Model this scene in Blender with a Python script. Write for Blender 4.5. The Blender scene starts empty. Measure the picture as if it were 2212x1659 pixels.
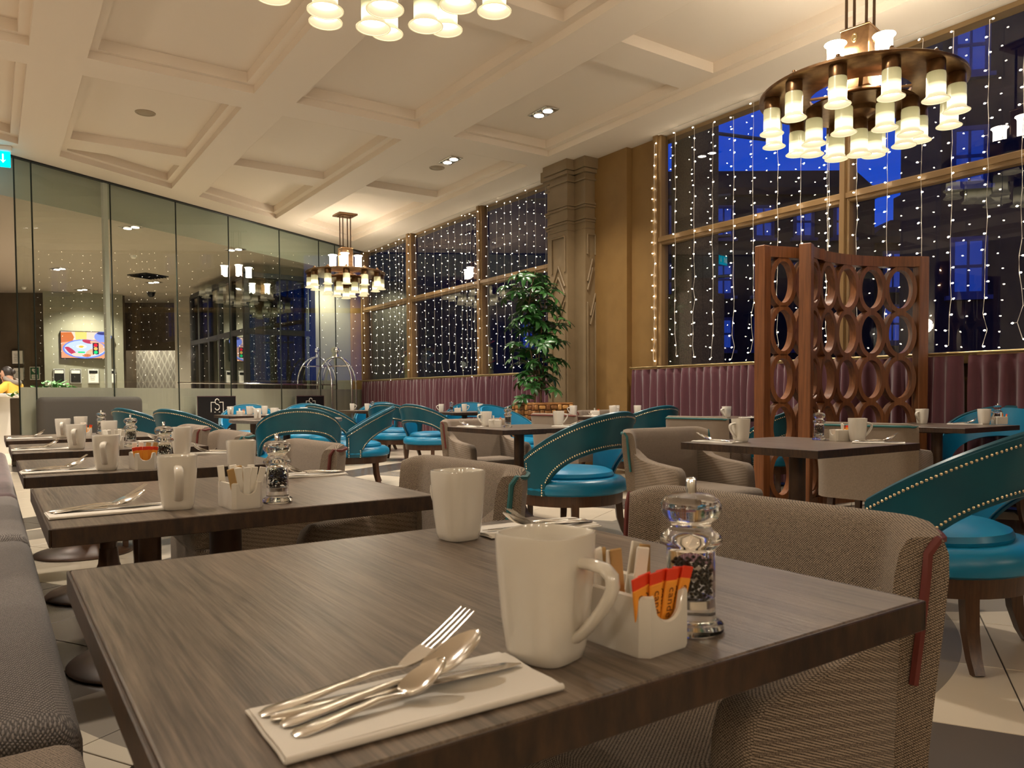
import bpy, bmesh, math, random
from mathutils import Vector, Matrix
R = math.radians
C = bpy.context.scene.collection
S = bpy.context.scene
random.seed(7)

# ------------------------------------------------------------ camera, sky, exposure
cam = bpy.data.cameras.new('camera'); camo = bpy.data.objects.new('camera', cam); C.objects.link(camo)
cam.sensor_width = 36.0; cam.lens = 36.0 * 1651.0 / 2212.0
cam.shift_y = 78.5 / 2212.0
cam.clip_start = 0.02; cam.clip_end = 300
YAW, PITCH, ROLL = R(34.3), R(-1.9), 0.006
fw0 = Vector((math.sin(YAW), math.cos(YAW), 0)); rt0 = Vector((math.cos(YAW), -math.sin(YAW), 0)); up0 = Vector((0, 0, 1))
fw = fw0 * math.cos(PITCH) + up0 * math.sin(PITCH)
u1 = up0 * math.cos(PITCH) - fw0 * math.sin(PITCH)
rt = rt0 * math.cos(ROLL) - u1 * math.sin(ROLL); u2 = u1 * math.cos(ROLL) + rt0 * math.sin(ROLL)
camo.matrix_world = Matrix(((rt.x, u2.x, -fw.x, 0), (rt.y, u2.y, -fw.y, 0), (rt.z, u2.z, -fw.z, 1.0), (0, 0, 0, 1)))
S.camera = camo
cam.dof.use_dof = True; cam.dof.focus_distance = 3.0; cam.dof.aperture_fstop = 14

w = bpy.data.worlds.new('dusk_sky'); S.world = w; w.use_nodes = True
nt = w.node_tree; nt.nodes.clear()
o_ = nt.nodes.new('ShaderNodeOutputWorld'); bg = nt.nodes.new('ShaderNodeBackground')
tc = nt.nodes.new('ShaderNodeTexCoord'); sp = nt.nodes.new('ShaderNodeSeparateXYZ'); cr = nt.nodes.new('ShaderNodeValToRGB')
nt.links.new(tc.outputs['Generated'], sp.inputs[0]); nt.links.new(sp.outputs['Z'], cr.inputs[0])
cr.color_ramp.elements[0].position = 0.0; cr.color_ramp.elements[0].color = (0.004, 0.075, 0.52, 1)
cr.color_ramp.elements[1].position = 0.7; cr.color_ramp.elements[1].color = (0.002, 0.01, 0.12, 1)
e = cr.color_ramp.elements.new(0.3); e.color = (0.001, 0.045, 0.42, 1)
nt.links.new(cr.outputs[0], bg.inputs[0]); bg.inputs[1].default_value = 0.75
nt.links.new(bg.outputs[0], o_.inputs[0])

S.view_settings.view_transform = 'Standard'; S.view_settings.look = 'None'
S.view_settings.gamma = 1.0; S.view_settings.use_curve_mapping = False
S.view_settings.exposure = 0.76
S.render.threads_mode = 'AUTO'
S.cycles.max_bounces = 10; S.cycles.diffuse_bounces = 5; S.cycles.glossy_bounces = 4
S.cycles.transmission_bounces = 8; S.cycles.transparent_max_bounces = 16
S.cycles.sample_clamp_indirect = 4.0
S.cycles.caustics_reflective = False; S.cycles.caustics_refractive = False
try:
    S.cycles.use_denoising = True
    S.cycles.denoiser = 'OPENIMAGEDENOISE'
except Exception:
    pass

# ------------------------------------------------------------ mesh helpers
class MB:
    def __init__(s): s.v = []; s.f = []; s.m = []
    def add(s, vs, fs, mi=0, mat=None):
        n = len(s.v)
        s.v += [tuple(mat @ Vector(p)) if mat is not None else tuple(p) for p in vs]
        s.f += [tuple(i + n for i in f) for f in fs]; s.m += [mi] * len(fs); return s
    def box(s, c, d, mi=0, rot=None):
        x, y, z = d[0] / 2, d[1] / 2, d[2] / 2
        vs = [(-x, -y, -z), (x, -y, -z), (x, y, -z), (-x, y, -z), (-x, -y, z), (x, -y, z), (x, y, z), (-x, y, z)]
        M = Matrix.Translation(c) @ (rot.to_4x4() if rot is not None else Matrix())
        return s.add(vs, [(0, 3, 2, 1), (4, 5, 6, 7), (0, 1, 5, 4), (1, 2, 6, 5), (2, 3, 7, 6), (3, 0, 4, 7)], mi, M)
    def rbox(s, c, d, r, seg=2, mi=0, rot=None, taper=None, shear=None):
        bm = bmesh.new(); bmesh.ops.create_cube(bm, size=1.0)
        for v in bm.verts:
            k = taper if (taper and v.co.z > 0) else 1.0
            v.co = Vector((v.co.x * d[0] * k, v.co.y * d[1] * k, v.co.z * d[2]))
            if shear: v.co += Vector(shear) * (v.co.z / d[2] + 0.5)
        bmesh.ops.bevel(bm, geom=list(bm.edges) , offset=r, segments=seg, profile=0.5, affect='EDGES')
        M = Matrix.Translation(c) @ (rot.to_4x4() if rot is not None else Matrix())
        bm.verts.ensure_lookup_table()
        s.add([v.co.copy() for v in bm.verts], [tuple(v.index for v in f.verts) for f in bm.faces], mi, M); bm.free(); return s
    def lathe(s, prof, n=16, c=(0, 0, 0), mi=0, close=False, sq=None):
        # prof: (r, z) bottom to top; close joins last ring to first; sq: superellipse exponent
        vs = []; fs = []
        for r, z in prof:
            for i in range(n):
                a = 2 * math.pi * i / n; ca, sa = math.cos(a), math.sin(a)
                k = 1.0 if sq is None else (abs(ca) ** sq + abs(sa) ** sq) ** (-1.0 / sq)
                vs.append((c[0] + r * k * ca, c[1] + r * k * sa, c[2] + z))
        m = len(prof)
        for j in range(m if close else m - 1):
            a, b = j * n, ((j + 1) % m) * n
            for i in range(n):
                i2 = (i + 1) % n; fs.append((a + i, a + i2, b + i2, b + i))
        if not close:
            if prof[0][0] > 1e-5: fs.append(tuple(range(n - 1, -1, -1)))
            if prof[-1][0] > 1e-5: fs.append(tuple(range((m - 1) * n, m * n)))
        return s.add(vs, fs, mi)
    def tube(s, path, r, n=8, mi=0, closed=False, flat=1.0, up=(0, 0, 1)):
        # r scalar or list; flat: ratio of the second axis
        P = [Vector(p) for p in path]; m = len(P); vs = []; fs = []
        U = Vector(up)
        for j, p in enumerate(P):
            if closed: t = P[(j + 1) % m] - P[j - 1]
            else: t = P[min(j + 1, m - 1)] - P[max(j - 1, 0)]
            t.normalize(); a = t.cross(U)
            if a.length < 1e-3: a = t.cross(Vector((1, 0.13, 0)))
            a.normalize(); b = a.cross(t).normalized()
            rr = r[j] if isinstance(r, (list, tuple)) else r
            ra, rb = (rr if isinstance(rr, (list, tuple)) else (rr, rr * flat))
            for i in range(n):
                q = 2 * math.pi * (i + 0.5) / n
                vs.append(tuple(p + a * ra * math.cos(q) + b * rb * math.sin(q)))
        for j in range(m if closed else m - 1):
            a, b = j * n, ((j + 1) % m) * n
            for i in range(n):
                i2 = (i + 1) % n; fs.append((a + i, a + i2, b + i2, b + i))
        if not closed:
            fs.append(tuple(range(n - 1, -1, -1))); fs.append(tuple(range((m - 1) * n, m * n)))
        return s.add(vs, fs, mi)
    def grid(s, rows, mi=0, closed_u=False, closed_v=False):
        # rows: list of equally long point lists
        h, k = len(rows), len(rows[0]); vs = [p for r in rows for p in r]; fs = []
        for j in range(h if closed_v else h - 1):
            for i in range(k if closed_u else k - 1):
                j2, i2 = (j + 1) % h, (i + 1) % k
                fs.append((j * k + i, j * k + i2, j2 * k + i2, j2 * k + i))
        return s.add(vs, fs, mi)
    def shell(s, rows, th, mi=0):
        # thick sheet from rows of (point, normal)
        h, k = len(rows), len(rows[0])
        A = [[Vector(p) + Vector(n) * th / 2 for p, n in r] for r in rows]; B = [[Vector(p) - Vector(n) * th / 2 for p, n in r] for r in rows]
        vs = [tuple(p) for r in A for p in r] + [tuple(p) for r in B for p in r]; o = h * k; fs = []
        for j in range(h - 1):
            for i in range(k - 1):
                a = j * k + i; fs.append((a, a + 1, a + k + 1, a + k)); fs.append((o + a, o + a + k, o + a + k + 1, o + a + 1))
        for i in range(k - 1):
            fs.append((i, o + i, o + i + 1, i + 1)); a = (h - 1) * k + i; fs.append((a, a + 1, o + a + 1, o + a))
        for j in range(h - 1):
            a = j * k; fs.append((a, a + k, o + a + k, o + a)); a += k - 1; fs.append((a, o + a, o + a + k, a + k))
        return s.add(vs, fs, mi)
    def prism(s, outline, z0, z1, mi=0, mat=None):
        n = len(outline)
        vs = [(x, y, z0) for x, y in outline] + [(x, y, z1) for x, y in outline]
        fs = [tuple(range(n - 1, -1, -1)), tuple(range(n, 2 * n))] + [(i, (i + 1) % n, n + (i + 1) % n, n + i) for i in range(n)]
        return s.add(vs, fs, mi, mat)
    def build(s, name, mats, parent=None, smooth=40, kind=None, loc=None, fix=True):
        me = bpy.data.meshes.new(name)
        me.from_pydata(s.v, [], s.f)
        if not isinstance(mats, (list, tuple)): mats = [mats]
        for m_ in mats: me.materials.append(m_)
        if len(mats) > 1: me.polygons.foreach_set('material_index', s.m)
        if fix:
            bm = bmesh.new(); bm.from_mesh(me); bmesh.ops.recalc_face_normals(bm, faces=bm.faces); bm.to_mesh(me); bm.free()
        if smooth:
            me.shade_smooth(); me.set_sharp_from_angle(angle=R(smooth))
        o = bpy.data.objects.new(name, me); C.objects.link(o)
        if parent is not None: o.parent = parent
        if loc is not None: o.location = loc
        if kind: o['kind'] = kind
        return o

def tag(o, label=None, cat=None, group=None, kind=None):
    if label: o['label'] = label
    if cat: o['category'] = cat
    if group: o['group'] = group
    if kind: o['kind'] = kind
    return o
def thing(name, label, cat, loc=(0, 0, 0), rz=0.0, group=None):
    o = bpy.data.objects.new(name, None); C.objects.link(o); o.empty_display_size = 0.1
    o.location = loc; o.rotation_euler = (0, 0, rz)
    return tag(o, label, cat, group)
def copy_tree(o, parent=None):
    c = o.copy(); C.objects.link(c)
    if parent is not None: c.parent = parent
    for ch in KIDS.get(o.name) or list(o.children): copy_tree(ch, c)
    return c
KIDS = {}
def cached(o):
    # remember a prototype's children so that later copies need no scan
    KIDS[o.name] = list(o.children)
    for ch in o.children: KIDS[ch.name] = list(ch.children)
    return o
def put(proto, first, loc, rz, label, group=None, cat=None):
    o = proto if first else copy_tree(proto)
    o.location = loc; o.rotation_euler = (o.rotation_euler.x if o.type == 'MESH' else 0, 0, rz); tag(o, label, cat, group); return o

# ------------------------------------------------------------ materials
def mat(name, col, rough=0.6, metal=0.0, spec=0.5, emit=None, es=0.0, trans=0.0, ior=1.45, alpha=1.0, coat=0.0, sheen=0.0, noise=None, bump=None, aniso=0.0):
    m = bpy.data.materials.new(name); m.use_nodes = True; t = m.node_tree; b = t.nodes['Principled BSDF']
    b.inputs['Base Color'].default_value = (*col, 1); b.inputs['Roughness'].default_value = rough; b.inputs['Metallic'].default_value = metal
    b.inputs['Specular IOR Level'].default_value = spec; b.inputs['IOR'].default_value = ior
    b.inputs['Transmission Weight'].default_value = trans; b.inputs['Coat Weight'].default_value = coat; b.inputs['Sheen Weight'].default_value = sheen
    if emit: b.inputs['Emission Color'].default_value = (*emit, 1); b.inputs['Emission Strength'].default_value = es
    if noise or bump:
        tc = t.nodes.new('ShaderNodeTexCoord')
    if noise:   # (scale, col2, stretch)
        sc, c2 = noise[0], noise[1]; st = noise[2] if len(noise) > 2 else (1, 1, 1)
        mp = t.nodes.new('ShaderNodeMapping'); mp.inputs['Scale'].default_value = st
        t.links.new(tc.outputs['Object'], mp.inputs[0])
        nz = t.nodes.new('ShaderNodeTexNoise'); nz.inputs['Scale'].default_value = sc; nz.inputs['Detail'].default_value = 5
        t.links.new(mp.outputs[0], nz.inputs['Vector'])
        rp = t.nodes.new('ShaderNodeValToRGB'); rp.color_ramp.elements[0].position = 0.35; rp.color_ramp.elements[1].position = 0.65
        rp.color_ramp.elements[0].color = (*col, 1); rp.color_ramp.elements[1].color = (*c2, 1)
        t.links.new(nz.outputs[0], rp.inputs[0]); t.links.new(rp.outputs[0], b.inputs['Base Color'])
    if bump:    # (scale, strength, distance)
        n2 = t.nodes.new('ShaderNodeTexNoise'); n2.inputs['Scale'].default_value = bump[0]; n2.inputs['Detail'].default_value = 3
        t.links.new(tc.outputs['Object'], n2.inputs['Vector'])
        bp = t.nodes.new('ShaderNodeBump'); bp.inputs['Strength'].default_value = bump[1]; bp.inputs['Distance'].default_value = bump[2]
        t.links.new(n2.outputs[0], bp.inputs['Height']); t.links.new(bp.outputs[0], b.inputs['Normal'])
    return m
def emis(name, col, st):
    m = bpy.data.materials.new(name); m.use_nodes = True; t = m.node_tree; t.nodes.clear()
    o = t.nodes.new('ShaderNodeOutputMaterial'); e = t.nodes.new('ShaderNodeEmission'); e.inputs[0].default_value = (*col, 1); e.inputs[1].default_value = st
    t.links.new(e.outputs[0], o.inputs[0]); return m
def pane_mat(name, tint, refl=1.0, rough=0.0):
    # a thin sheet of glass: fresnel mix of a clear tinted sheet and its mirror reflection
    m = bpy.data.materials.new(name); m.use_nodes = True; t = m.node_tree; t.nodes.clear()
    o = t.nodes.new('ShaderNodeOutputMaterial'); a = t.nodes.new('ShaderNodeBsdfTransparent'); g = t.nodes.new('ShaderNodeBsdfGlossy'); mx = t.nodes.new('ShaderNodeMixShader')
    a.inputs[0].default_value = (*tint, 1); g.inputs['Roughness'].default_value = rough
    fr = t.nodes.new('ShaderNodeFresnel'); ge = t.nodes.new('ShaderNodeNewGeometry')
    io = t.nodes.new('ShaderNodeMath'); io.operation = 'MULTIPLY_ADD'; io.inputs[1].default_value = 1 / 1.5 - 1.5; io.inputs[2].default_value = 1.5     # same reflectance from either side
    t.links.new(ge.outputs['Backfacing'], io.inputs[0]); t.links.new(io.outputs[0], fr.inputs[0])
    mu = t.nodes.new('ShaderNodeMath'); mu.operation = 'MULTIPLY'; mu.inputs[1].default_value = refl; mu.use_clamp = True
    t.links.new(fr.outputs[0], mu.inputs[0]); t.links.new(mu.outputs[0], mx.inputs[0]); t.links.new(a.outputs[0], mx.inputs[1]); t.links.new(g.outputs[0], mx.inputs[2])
    t.links.new(mx.outputs[0], o.inputs[0]); return m
def wood(name, c1, c2, rough, axis=1, scale=14.0, spec=0.5, bstr=0.15, squash=0.04):
    m = mat(name, c1, rough, spec=spec); t = m.node_tree; b = t.nodes['Principled BSDF']
    tc = t.nodes.new('ShaderNodeTexCoord'); mp = t.nodes.new('ShaderNodeMapping')
    sc = [1, 1, 1]; sc[axis] = squash; mp.inputs['Scale'].default_value = sc
    t.links.new(tc.outputs['Object'], mp.inputs[0])
    nz = t.nodes.new('ShaderNodeTexNoise'); nz.inputs['Scale'].default_value = scale * 9; nz.inputs['Detail'].default_value = 6; nz.inputs['Roughness'].default_value = 0.65
    n2 = t.nodes.new('ShaderNodeTexNoise'); n2.inputs['Scale'].default_value = scale; n2.inputs['Detail'].default_value = 3
    t.links.new(mp.outputs[0], nz.inputs['Vector']); t.links.new(mp.outputs[0], n2.inputs['Vector'])
    ad = t.nodes.new('ShaderNodeMath'); ad.operation = 'MULTIPLY_ADD'; ad.inputs[1].default_value = 0.65; 
    m2 = t.nodes.new('ShaderNodeMath'); m2.operation = 'MULTIPLY'; m2.inputs[1].default_value = 0.35
    t.links.new(n2.outputs[0], m2.inputs[0]); t.links.new(nz.outputs[0], ad.inputs[0]); t.links.new(m2.outputs[0], ad.inputs[2])
    rp = t.nodes.new('ShaderNodeValToRGB'); rp.color_ramp.elements[0].position = 0.38; rp.color_ramp.elements[1].position = 0.62
    rp.color_ramp.elements[0].color = (*c1, 1); rp.color_ramp.elements[1].color = (*c2, 1)
    t.links.new(ad.outputs[0], rp.inputs[0]); t.links.new(rp.outputs[0], b.inputs['Base Color'])
    bp = t.nodes.new('ShaderNodeBump'); bp.inputs['Strength'].default_value = bstr; bp.inputs['Distance'].default_value = 0.002
    t.links.new(nz.outputs[0], bp.inputs['Height']); t.links.new(bp.outputs[0], b.inputs['Normal'])
    return m
def tweed(name, dark, light, scale=1.0):
    m = mat(name, light, 0.95, spec=0.1, sheen=0.15); t = m.node_tree; b = t.nodes['Principled BSDF']
    tc = t.nodes.new('ShaderNodeTexCoord')
    def wave(rot, sc):
        mp = t.nodes.new('ShaderNodeMapping'); mp.inputs['Rotation'].default_value = rot; t.links.new(tc.outputs['Object'], mp.inputs[0])
        wv = t.nodes.new('ShaderNodeTexWave'); wv.inputs['Scale'].default_value = sc; wv.inputs['Distortion'].default_value = 1.5; wv.inputs['Detail'].default_value = 2; wv.inputs['Detail Scale'].default_value = 3
        t.links.new(mp.outputs[0], wv.inputs['Vector']); return wv
    a = wave((0.35, 0.6, 0.5), 62 * scale); c = wave((0.9, -0.5, -1.0), 62 * scale)
    mu = t.nodes.new('ShaderNodeMath'); mu.operation = 'MULTIPLY'; t.links.new(a.outputs['Fac'], mu.inputs[0]); t.links.new(c.outputs['Fac'], mu.inputs[1])
    nz = t.nodes.new('ShaderNodeTexNoise'); nz.inputs['Scale'].default_value = 260 * scale; nz.inputs['Detail'].default_value = 2; t.links.new(tc.outputs['Object'], nz.inputs['Vector'])
    ad = t.nodes.new('ShaderNodeMath'); ad.operation = 'MULTIPLY_ADD'; ad.inputs[1].default_value = 0.75
    n2 = t.nodes.new('ShaderNodeMath'); n2.operation = 'MULTIPLY'; n2.inputs[1].default_value = 0.55; t.links.new(nz.outputs[0], n2.inputs[0])
    t.links.new(mu.outputs[0], ad.inputs[0]); t.links.new(n2.outputs[0], ad.inputs[2])
    rp = t.nodes.new('ShaderNodeValToRGB'); rp.color_ramp.elements[0].position = 0.18; rp.color_ramp.elements[1].position = 0.72
    rp.color_ramp.elements[0].color = (*dark, 1); rp.color_ramp.elements[1].color = (*light, 1)
    t.links.new(ad.outputs[0], rp.inputs[0]); t.links.new(rp.outputs[0], b.inputs['Base Color'])
    bp = t.nodes.new('ShaderNodeBump'); bp.inputs['Strength'].default_value = 0.6; bp.inputs['Distance'].default_value = 0.003
    t.links.new(ad.outputs[0], bp.inputs['Height']); t.links.new(bp.outputs[0], b.inputs['Normal'])
    return m

M = {}
M['ceil'] = mat('cream_plaster', (0.72, 0.625, 0.515), 0.85, spec=0.2, bump=(60, 0.04, 0.002))
M['wall'] = mat('beige_wall_paint', (0.45, 0.40, 0.31), 0.8, spec=0.2, noise=(3, (0.41, 0.36, 0.28)))
M['goldwall'] = mat('gold_brown_wall_paint', (0.240, 0.138, 0.046), 0.5, noise=(4, (0.215, 0.122, 0.040)), bump=(150, 0.08, 0.001))
M['pillar'] = mat('bronze_pillar_paint', (0.225, 0.16, 0.088), 0.45, noise=(5, (0.20, 0.14, 0.076)), bump=(120, 0.06, 0.001))
M['frame'] = mat('tan_window_frame', (0.20, 0.118, 0.046), 0.45, bump=(80, 0.05, 0.001))
M['darkmetal'] = mat('dark_frame_metal', (0.012, 0.011, 0.010), 0.4)
M['glass'] = pane_mat('window_glass', (0.93, 0.95, 0.97), 1.9)
M['partglass'] = pane_mat('partition_glass', (0.86, 0.92, 0.86), 1.9)
M['edge'] = mat('glass_joint', (0.02, 0.025, 0.02), 0.3)
M['frost'] = mat('frosted_band', (0.50, 0.445, 0.385), 0.4)
M['brass'] = mat('brushed_brass', (0.55, 0.42, 0.22), 0.28, metal=1.0)
M['bronze'] = mat('aged_bronze', (0.23, 0.13, 0.06), 0.33, metal=0.85, noise=(20, (0.16, 0.085, 0.04)))
M['rod'] = mat('bronze_rod', (0.10, 0.06, 0.035), 0.35, metal=0.8)
M['chrome'] = mat('polished_chrome', (0.8, 0.8, 0.8), 0.08, metal=1.0)
M['steel'] = mat('cutlery_steel', (0.72, 0.68, 0.62), 0.16, metal=1.0)
M['table'] = wood('dark_oak_top', (0.050, 0.036, 0.026), (0.200, 0.152, 0.114), 0.29, 1, 26.0, spec=0.6, bstr=0.35, squash=0.03)
M['tableedge'] = wood('dark_table_edge', (0.014, 0.007, 0.004), (0.050, 0.024, 0.011), 0.4, 2, 8.0, squash=0.3)
M['pedestal'] = mat('bronze_brown_pedestal', (0.045, 0.022, 0.011), 0.38, metal=0.25, noise=(14, (0.065, 0.032, 0.016)))
M['legwood'] = wood('dark_leg_wood', (0.028, 0.011, 0.005), (0.07, 0.03, 0.013), 0.32, 2, 10)
M['screenwood'] = wood('chestnut_screen_wood', (0.105, 0.035, 0.011), (0.215, 0.078, 0.025), 0.42, 2, 7)
M['tweed'] = tweed('grey_brown_tweed', (0.020, 0.014, 0.010), (0.42, 0.33, 0.25), 1.7)
M['tweed2'] = tweed('grey_bench_weave', (0.045, 0.04, 0.037), (0.24, 0.21, 0.19), 1.2)
M['teal'] = mat('teal_leather_outer', (0.003, 0.054, 0.083), 0.36, noise=(5, (0.004, 0.070, 0.100)), bump=(220, 0.06, 0.001))
M['blue'] = mat('blue_leather_seat', (0.003, 0.135, 0.255), 0.32, noise=(4, (0.004, 0.165, 0.30)), bump=(220, 0.05, 0.001))
M['pipe_teal'] = mat('teal_piping', (0.015, 0.10, 0.10), 0.6)
M['pipe_red'] = mat('dark_red_piping', (0.11, 0.017, 0.012), 0.6)
M['nail'] = mat('brass_nail', (0.75, 0.62, 0.42), 0.22, metal=1.0)
M['china'] = mat('white_china', (0.66, 0.62, 0.55), 0.12, spec=0.6, coat=0.4)
M['linen'] = mat('white_napkin', (0.68, 0.64, 0.58), 0.9, spec=0.1, bump=(300, 0.1, 0.001))
M['acrylic'] = mat('clear_acrylic', (1, 1, 1), 0.02, trans=1.0, ior=1.38)
M['pepper'] = mat('black_peppercorn', (0.022, 0.013, 0.008), 0.7, noise=(200, (0.07, 0.04, 0.025)))
M['paperwhite'] = mat('white_sachet_paper', (0.78, 0.74, 0.66), 0.7)
M['paperbrown'] = mat('brown_sachet_paper', (0.42, 0.26, 0.10), 0.7)
M['paperorange'] = mat('orange_sachet_paper', (0.85, 0.32, 0.03), 0.5)
M['paperred'] = mat('red_sachet_paper', (0.72, 0.045, 0.01), 0.5)
M['ink'] = mat('brown_print', (0.20, 0.05, 0.01), 0.7)
M['curtain'] = mat('plum_curtain', (0.100, 0.030, 0.042), 0.75, spec=0.3, sheen=0.5, bump=(400, 0.15, 0.001))
M['grout'] = mat('dark_grout', (0.03, 0.026, 0.022), 0.8)
M['cable'] = mat('clear_cable', (0.62, 0.58, 0.52), 0.5)
M['bulb'] = emis('warm_white_bulb', (1.0, 0.88, 0.68), 26.0)
M['leaf'] = mat('glossy_leaf', (0.018, 0.075, 0.016), 0.3, noise=(9, (0.035, 0.12, 0.025)))
M['stem'] = mat('plant_stem', (0.16, 0.10, 0.05), 0.7)
M['basket'] = mat('woven_banana_leaf', (0.36, 0.165, 0.045), 0.55, noise=(10, (0.19, 0.075, 0.02)))
M['black'] = mat('matte_black', (0.006, 0.005, 0.005), 0.45)
M['white'] = mat('white_paint', (0.75, 0.72, 0.66), 0.5)
M['cyan'] = emis('cyan_sign_light', (0.0, 0.60, 0.85), 2.2)
M['signwhite'] = emis('lit_sign_symbol', (0.75, 1.0, 1.0), 1.6)
M['lamp'] = emis('halogen_lamp', (1.0, 0.93, 0.82), 14.0)
# ------------------------------------------------------------ the room shell
ZC = 4.23                                     # underside of the ceiling beams
WX = 7.0                                      # plane of the window frames
def part_y(x): return 12.076 + 0.583 * x      # line of the glass partition on plan
PU = Vector((math.cos(R(30.24)), math.sin(R(30.24)), 0)); PN = Vector((-PU.y, PU.x, 0))   # along the partition, and away from the room
def struct(o): o['kind'] = 'structure'; return o

# floor: dark grout bed and big porcelain tiles laid parallel to the partition
fb = MB(); fb.prism([(-3.6, -3.6), (7.2, -3.6), (7.2, 16.6), (13, 20.2), (6, 32), (-16, 19), (-3.6, 8)], -0.12, -0.006)
floor = struct(fb.build('floor', M['grout'], smooth=0))
tm = mat('porcelain_tile', (0.42, 0.37, 0.29), 0.22, spec=0.5)
t = tm.node_tree; b = t.nodes['Principled BSDF']
geo = t.nodes.new('ShaderNodeNewGeometry')
def arc(cx, cy, r):     # 1 inside a circle printed across the tiles
    v = t.nodes.new('ShaderNodeVectorMath'); v.operation = 'DISTANCE'; v.inputs[1].default_value = (cx, cy, 0.0)
    t.links.new(geo.outputs['Position'], v.inputs[0]); c = t.nodes.new('ShaderNodeMath'); c.operation = 'LESS_THAN'; c.inputs[1].default_value = r
    t.links.new(v.outputs['Value'], c.inputs[0]); return c.outputs[0]
def band(ax, ay, lo, hi):   # 1 between two parallel lines
    v = t.nodes.new('ShaderNodeVectorMath'); v.operation = 'DOT_PRODUCT'; v.inputs[1].default_value = (ax, ay, 0)
    t.links.new(geo.outputs['Position'], v.inputs[0])
    c = t.nodes.new('ShaderNodeMath'); c.operation = 'COMPARE'; c.inputs[1].default_value = (lo + hi) / 2; c.inputs[2].default_value = (hi - lo) / 2
    t.links.new(v.outputs['Value'], c.inputs[0]); return c.outputs[0]
def mathn(op, a, c):
    n = t.nodes.new('ShaderNodeMath'); n.operation = op; n.use_clamp = True
    for k, q in enumerate((a, c)):
        if isinstance(q, (int, float)): n.inputs[k].default_value = q
        else: t.links.new(q, n.inputs[k])
    return n.outputs[0]
def ring(cx, cy, r0, r1): return mathn('SUBTRACT', arc(cx, cy, r1), arc(cx, cy, r0))
ux, uy, vx, vy = PU.x, PU.y, -PU.y, PU.x
grey1 = mathn('MAXIMUM', ring(2.2, 3.4, 1.75, 2.15), ring(0.6, 5.2, 1.2, 1.65))
grey1 = mathn('MAXIMUM', grey1, ring(4.6, 3.0, 1.35, 1.62)); grey1 = mathn('MAXIMUM', grey1, ring(2.9, 8.2, 1.3, 1.8))
dark1 = mathn('MAXIMUM', band(ux, uy, 1.40, 2.615), band(ux, uy, 6.40, 7.05))
dark1 = mathn('MAXIMUM', dark1, mathn('MULTIPLY', band(vx, vy, 2.7, 3.32), band(ux, uy, 1.5, 5.6)))
dark1 = mathn('MAXIMUM', dark1, mathn('MULTIPLY', band(vx, vy, 5.8, 6.4), band(ux, uy, 3.0, 12)))
dark1 = mathn('MULTIPLY', dark1, mathn('SUBTRACT', 1.0, arc(0.5, 2.2, 0.75)))
def mixc(f, a, c):
    n = t.nodes.new('ShaderNodeMix'); n.data_type = 'RGBA'
    t.links.new(f, n.inputs[0])
    for k, q in ((6, a), (7, c)):
        if isinstance(q, tuple): n.inputs[k].default_value = (*q, 1)
        else: t.links.new(q, n.inputs[k])
    return n.outputs[2]
nz = t.nodes.new('ShaderNodeTexNoise'); nz.inputs['Scale'].default_value = 2.2; t.links.new(geo.outputs['Position'], nz.inputs['Vector'])
cream = mixc(nz.outputs[0], (0.56, 0.48, 0.37), (0.47, 0.41, 0.32))
c1 = mixc(grey1, cream, (0.22, 0.19, 0.155)); c2 = mixc(dark1, c1, (0.085, 0.070, 0.060))
t.links.new(c2, b.inputs['Base Color'])
TU = 0.61; tmesh = None; n_t = 0
tiles = []
for i in range(-7, 24):
    for j in range(-6, 28):
        u0 = 2.62 + TU * i; v0 = -0.43 + 0.62 * j
        c = PU * (u0 + TU / 2) + PN * (v0 + 0.31)
        if not (-1.3 < c.x < 6.75 and -0.3 < c.y < part_y(c.x) - 0.25): continue
        d = c.dot(fw0); l = c.dot(rt0)
        if d < 0.5 or abs(l) > d * 0.67 + 0.5: continue
        tiles.append((d, c))
tiles.sort(key=lambda q: q[0])
rest = MB()
rzT = Matrix.Rotation(R(30.24), 4, 'Z')
for k, (d, c) in enumerate(tiles):
    if k < 290:
        if tmesh is None:
            q = MB(); q.rbox((0, 0, 0), (TU - 0.005, 0.615, 0.012), 0.0015, 1); o = q.build('tile', tm, floor, smooth=0); tmesh = o.data
        else:
            o = bpy.data.objects.new('tile', tmesh); C.objects.link(o); o.parent = floor
        o.location = (c.x, c.y, -0.006); o.rotation_euler = (0, 0, R(30.24))
    else: rest.box((c.x, c.y, -0.006), (TU - 0.005, 0.615, 0.012), 0, rzT)
# tiles out of the frame and beyond the partition, and those too far to pick apart
for i in range(-20, 40):
    for j in range(-14, 46):
        u0 = 2.62 + TU * i; v0 = -0.43 + 0.62 * j
        c = PU * (u0 + TU / 2) + PN * (v0 + 0.31)
        if not (-3.5 < c.x < 6.9 and -3.4 < c.y < part_y(c.x) + 12): continue
        d = c.dot(fw0); l = c.dot(rt0)
        if (-1.3 < c.x < 6.75 and -0.3 < c.y < part_y(c.x) - 0.25) and not (d < 0.5 or abs(l) > d * 0.67 + 0.5): continue
        rest.box((c.x, c.y, -0.006), (TU - 0.005, 0.615, 0.012), 0, rzT)
rest.build('far_tiles', tm, floor, smooth=0, kind='stuff')

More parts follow.
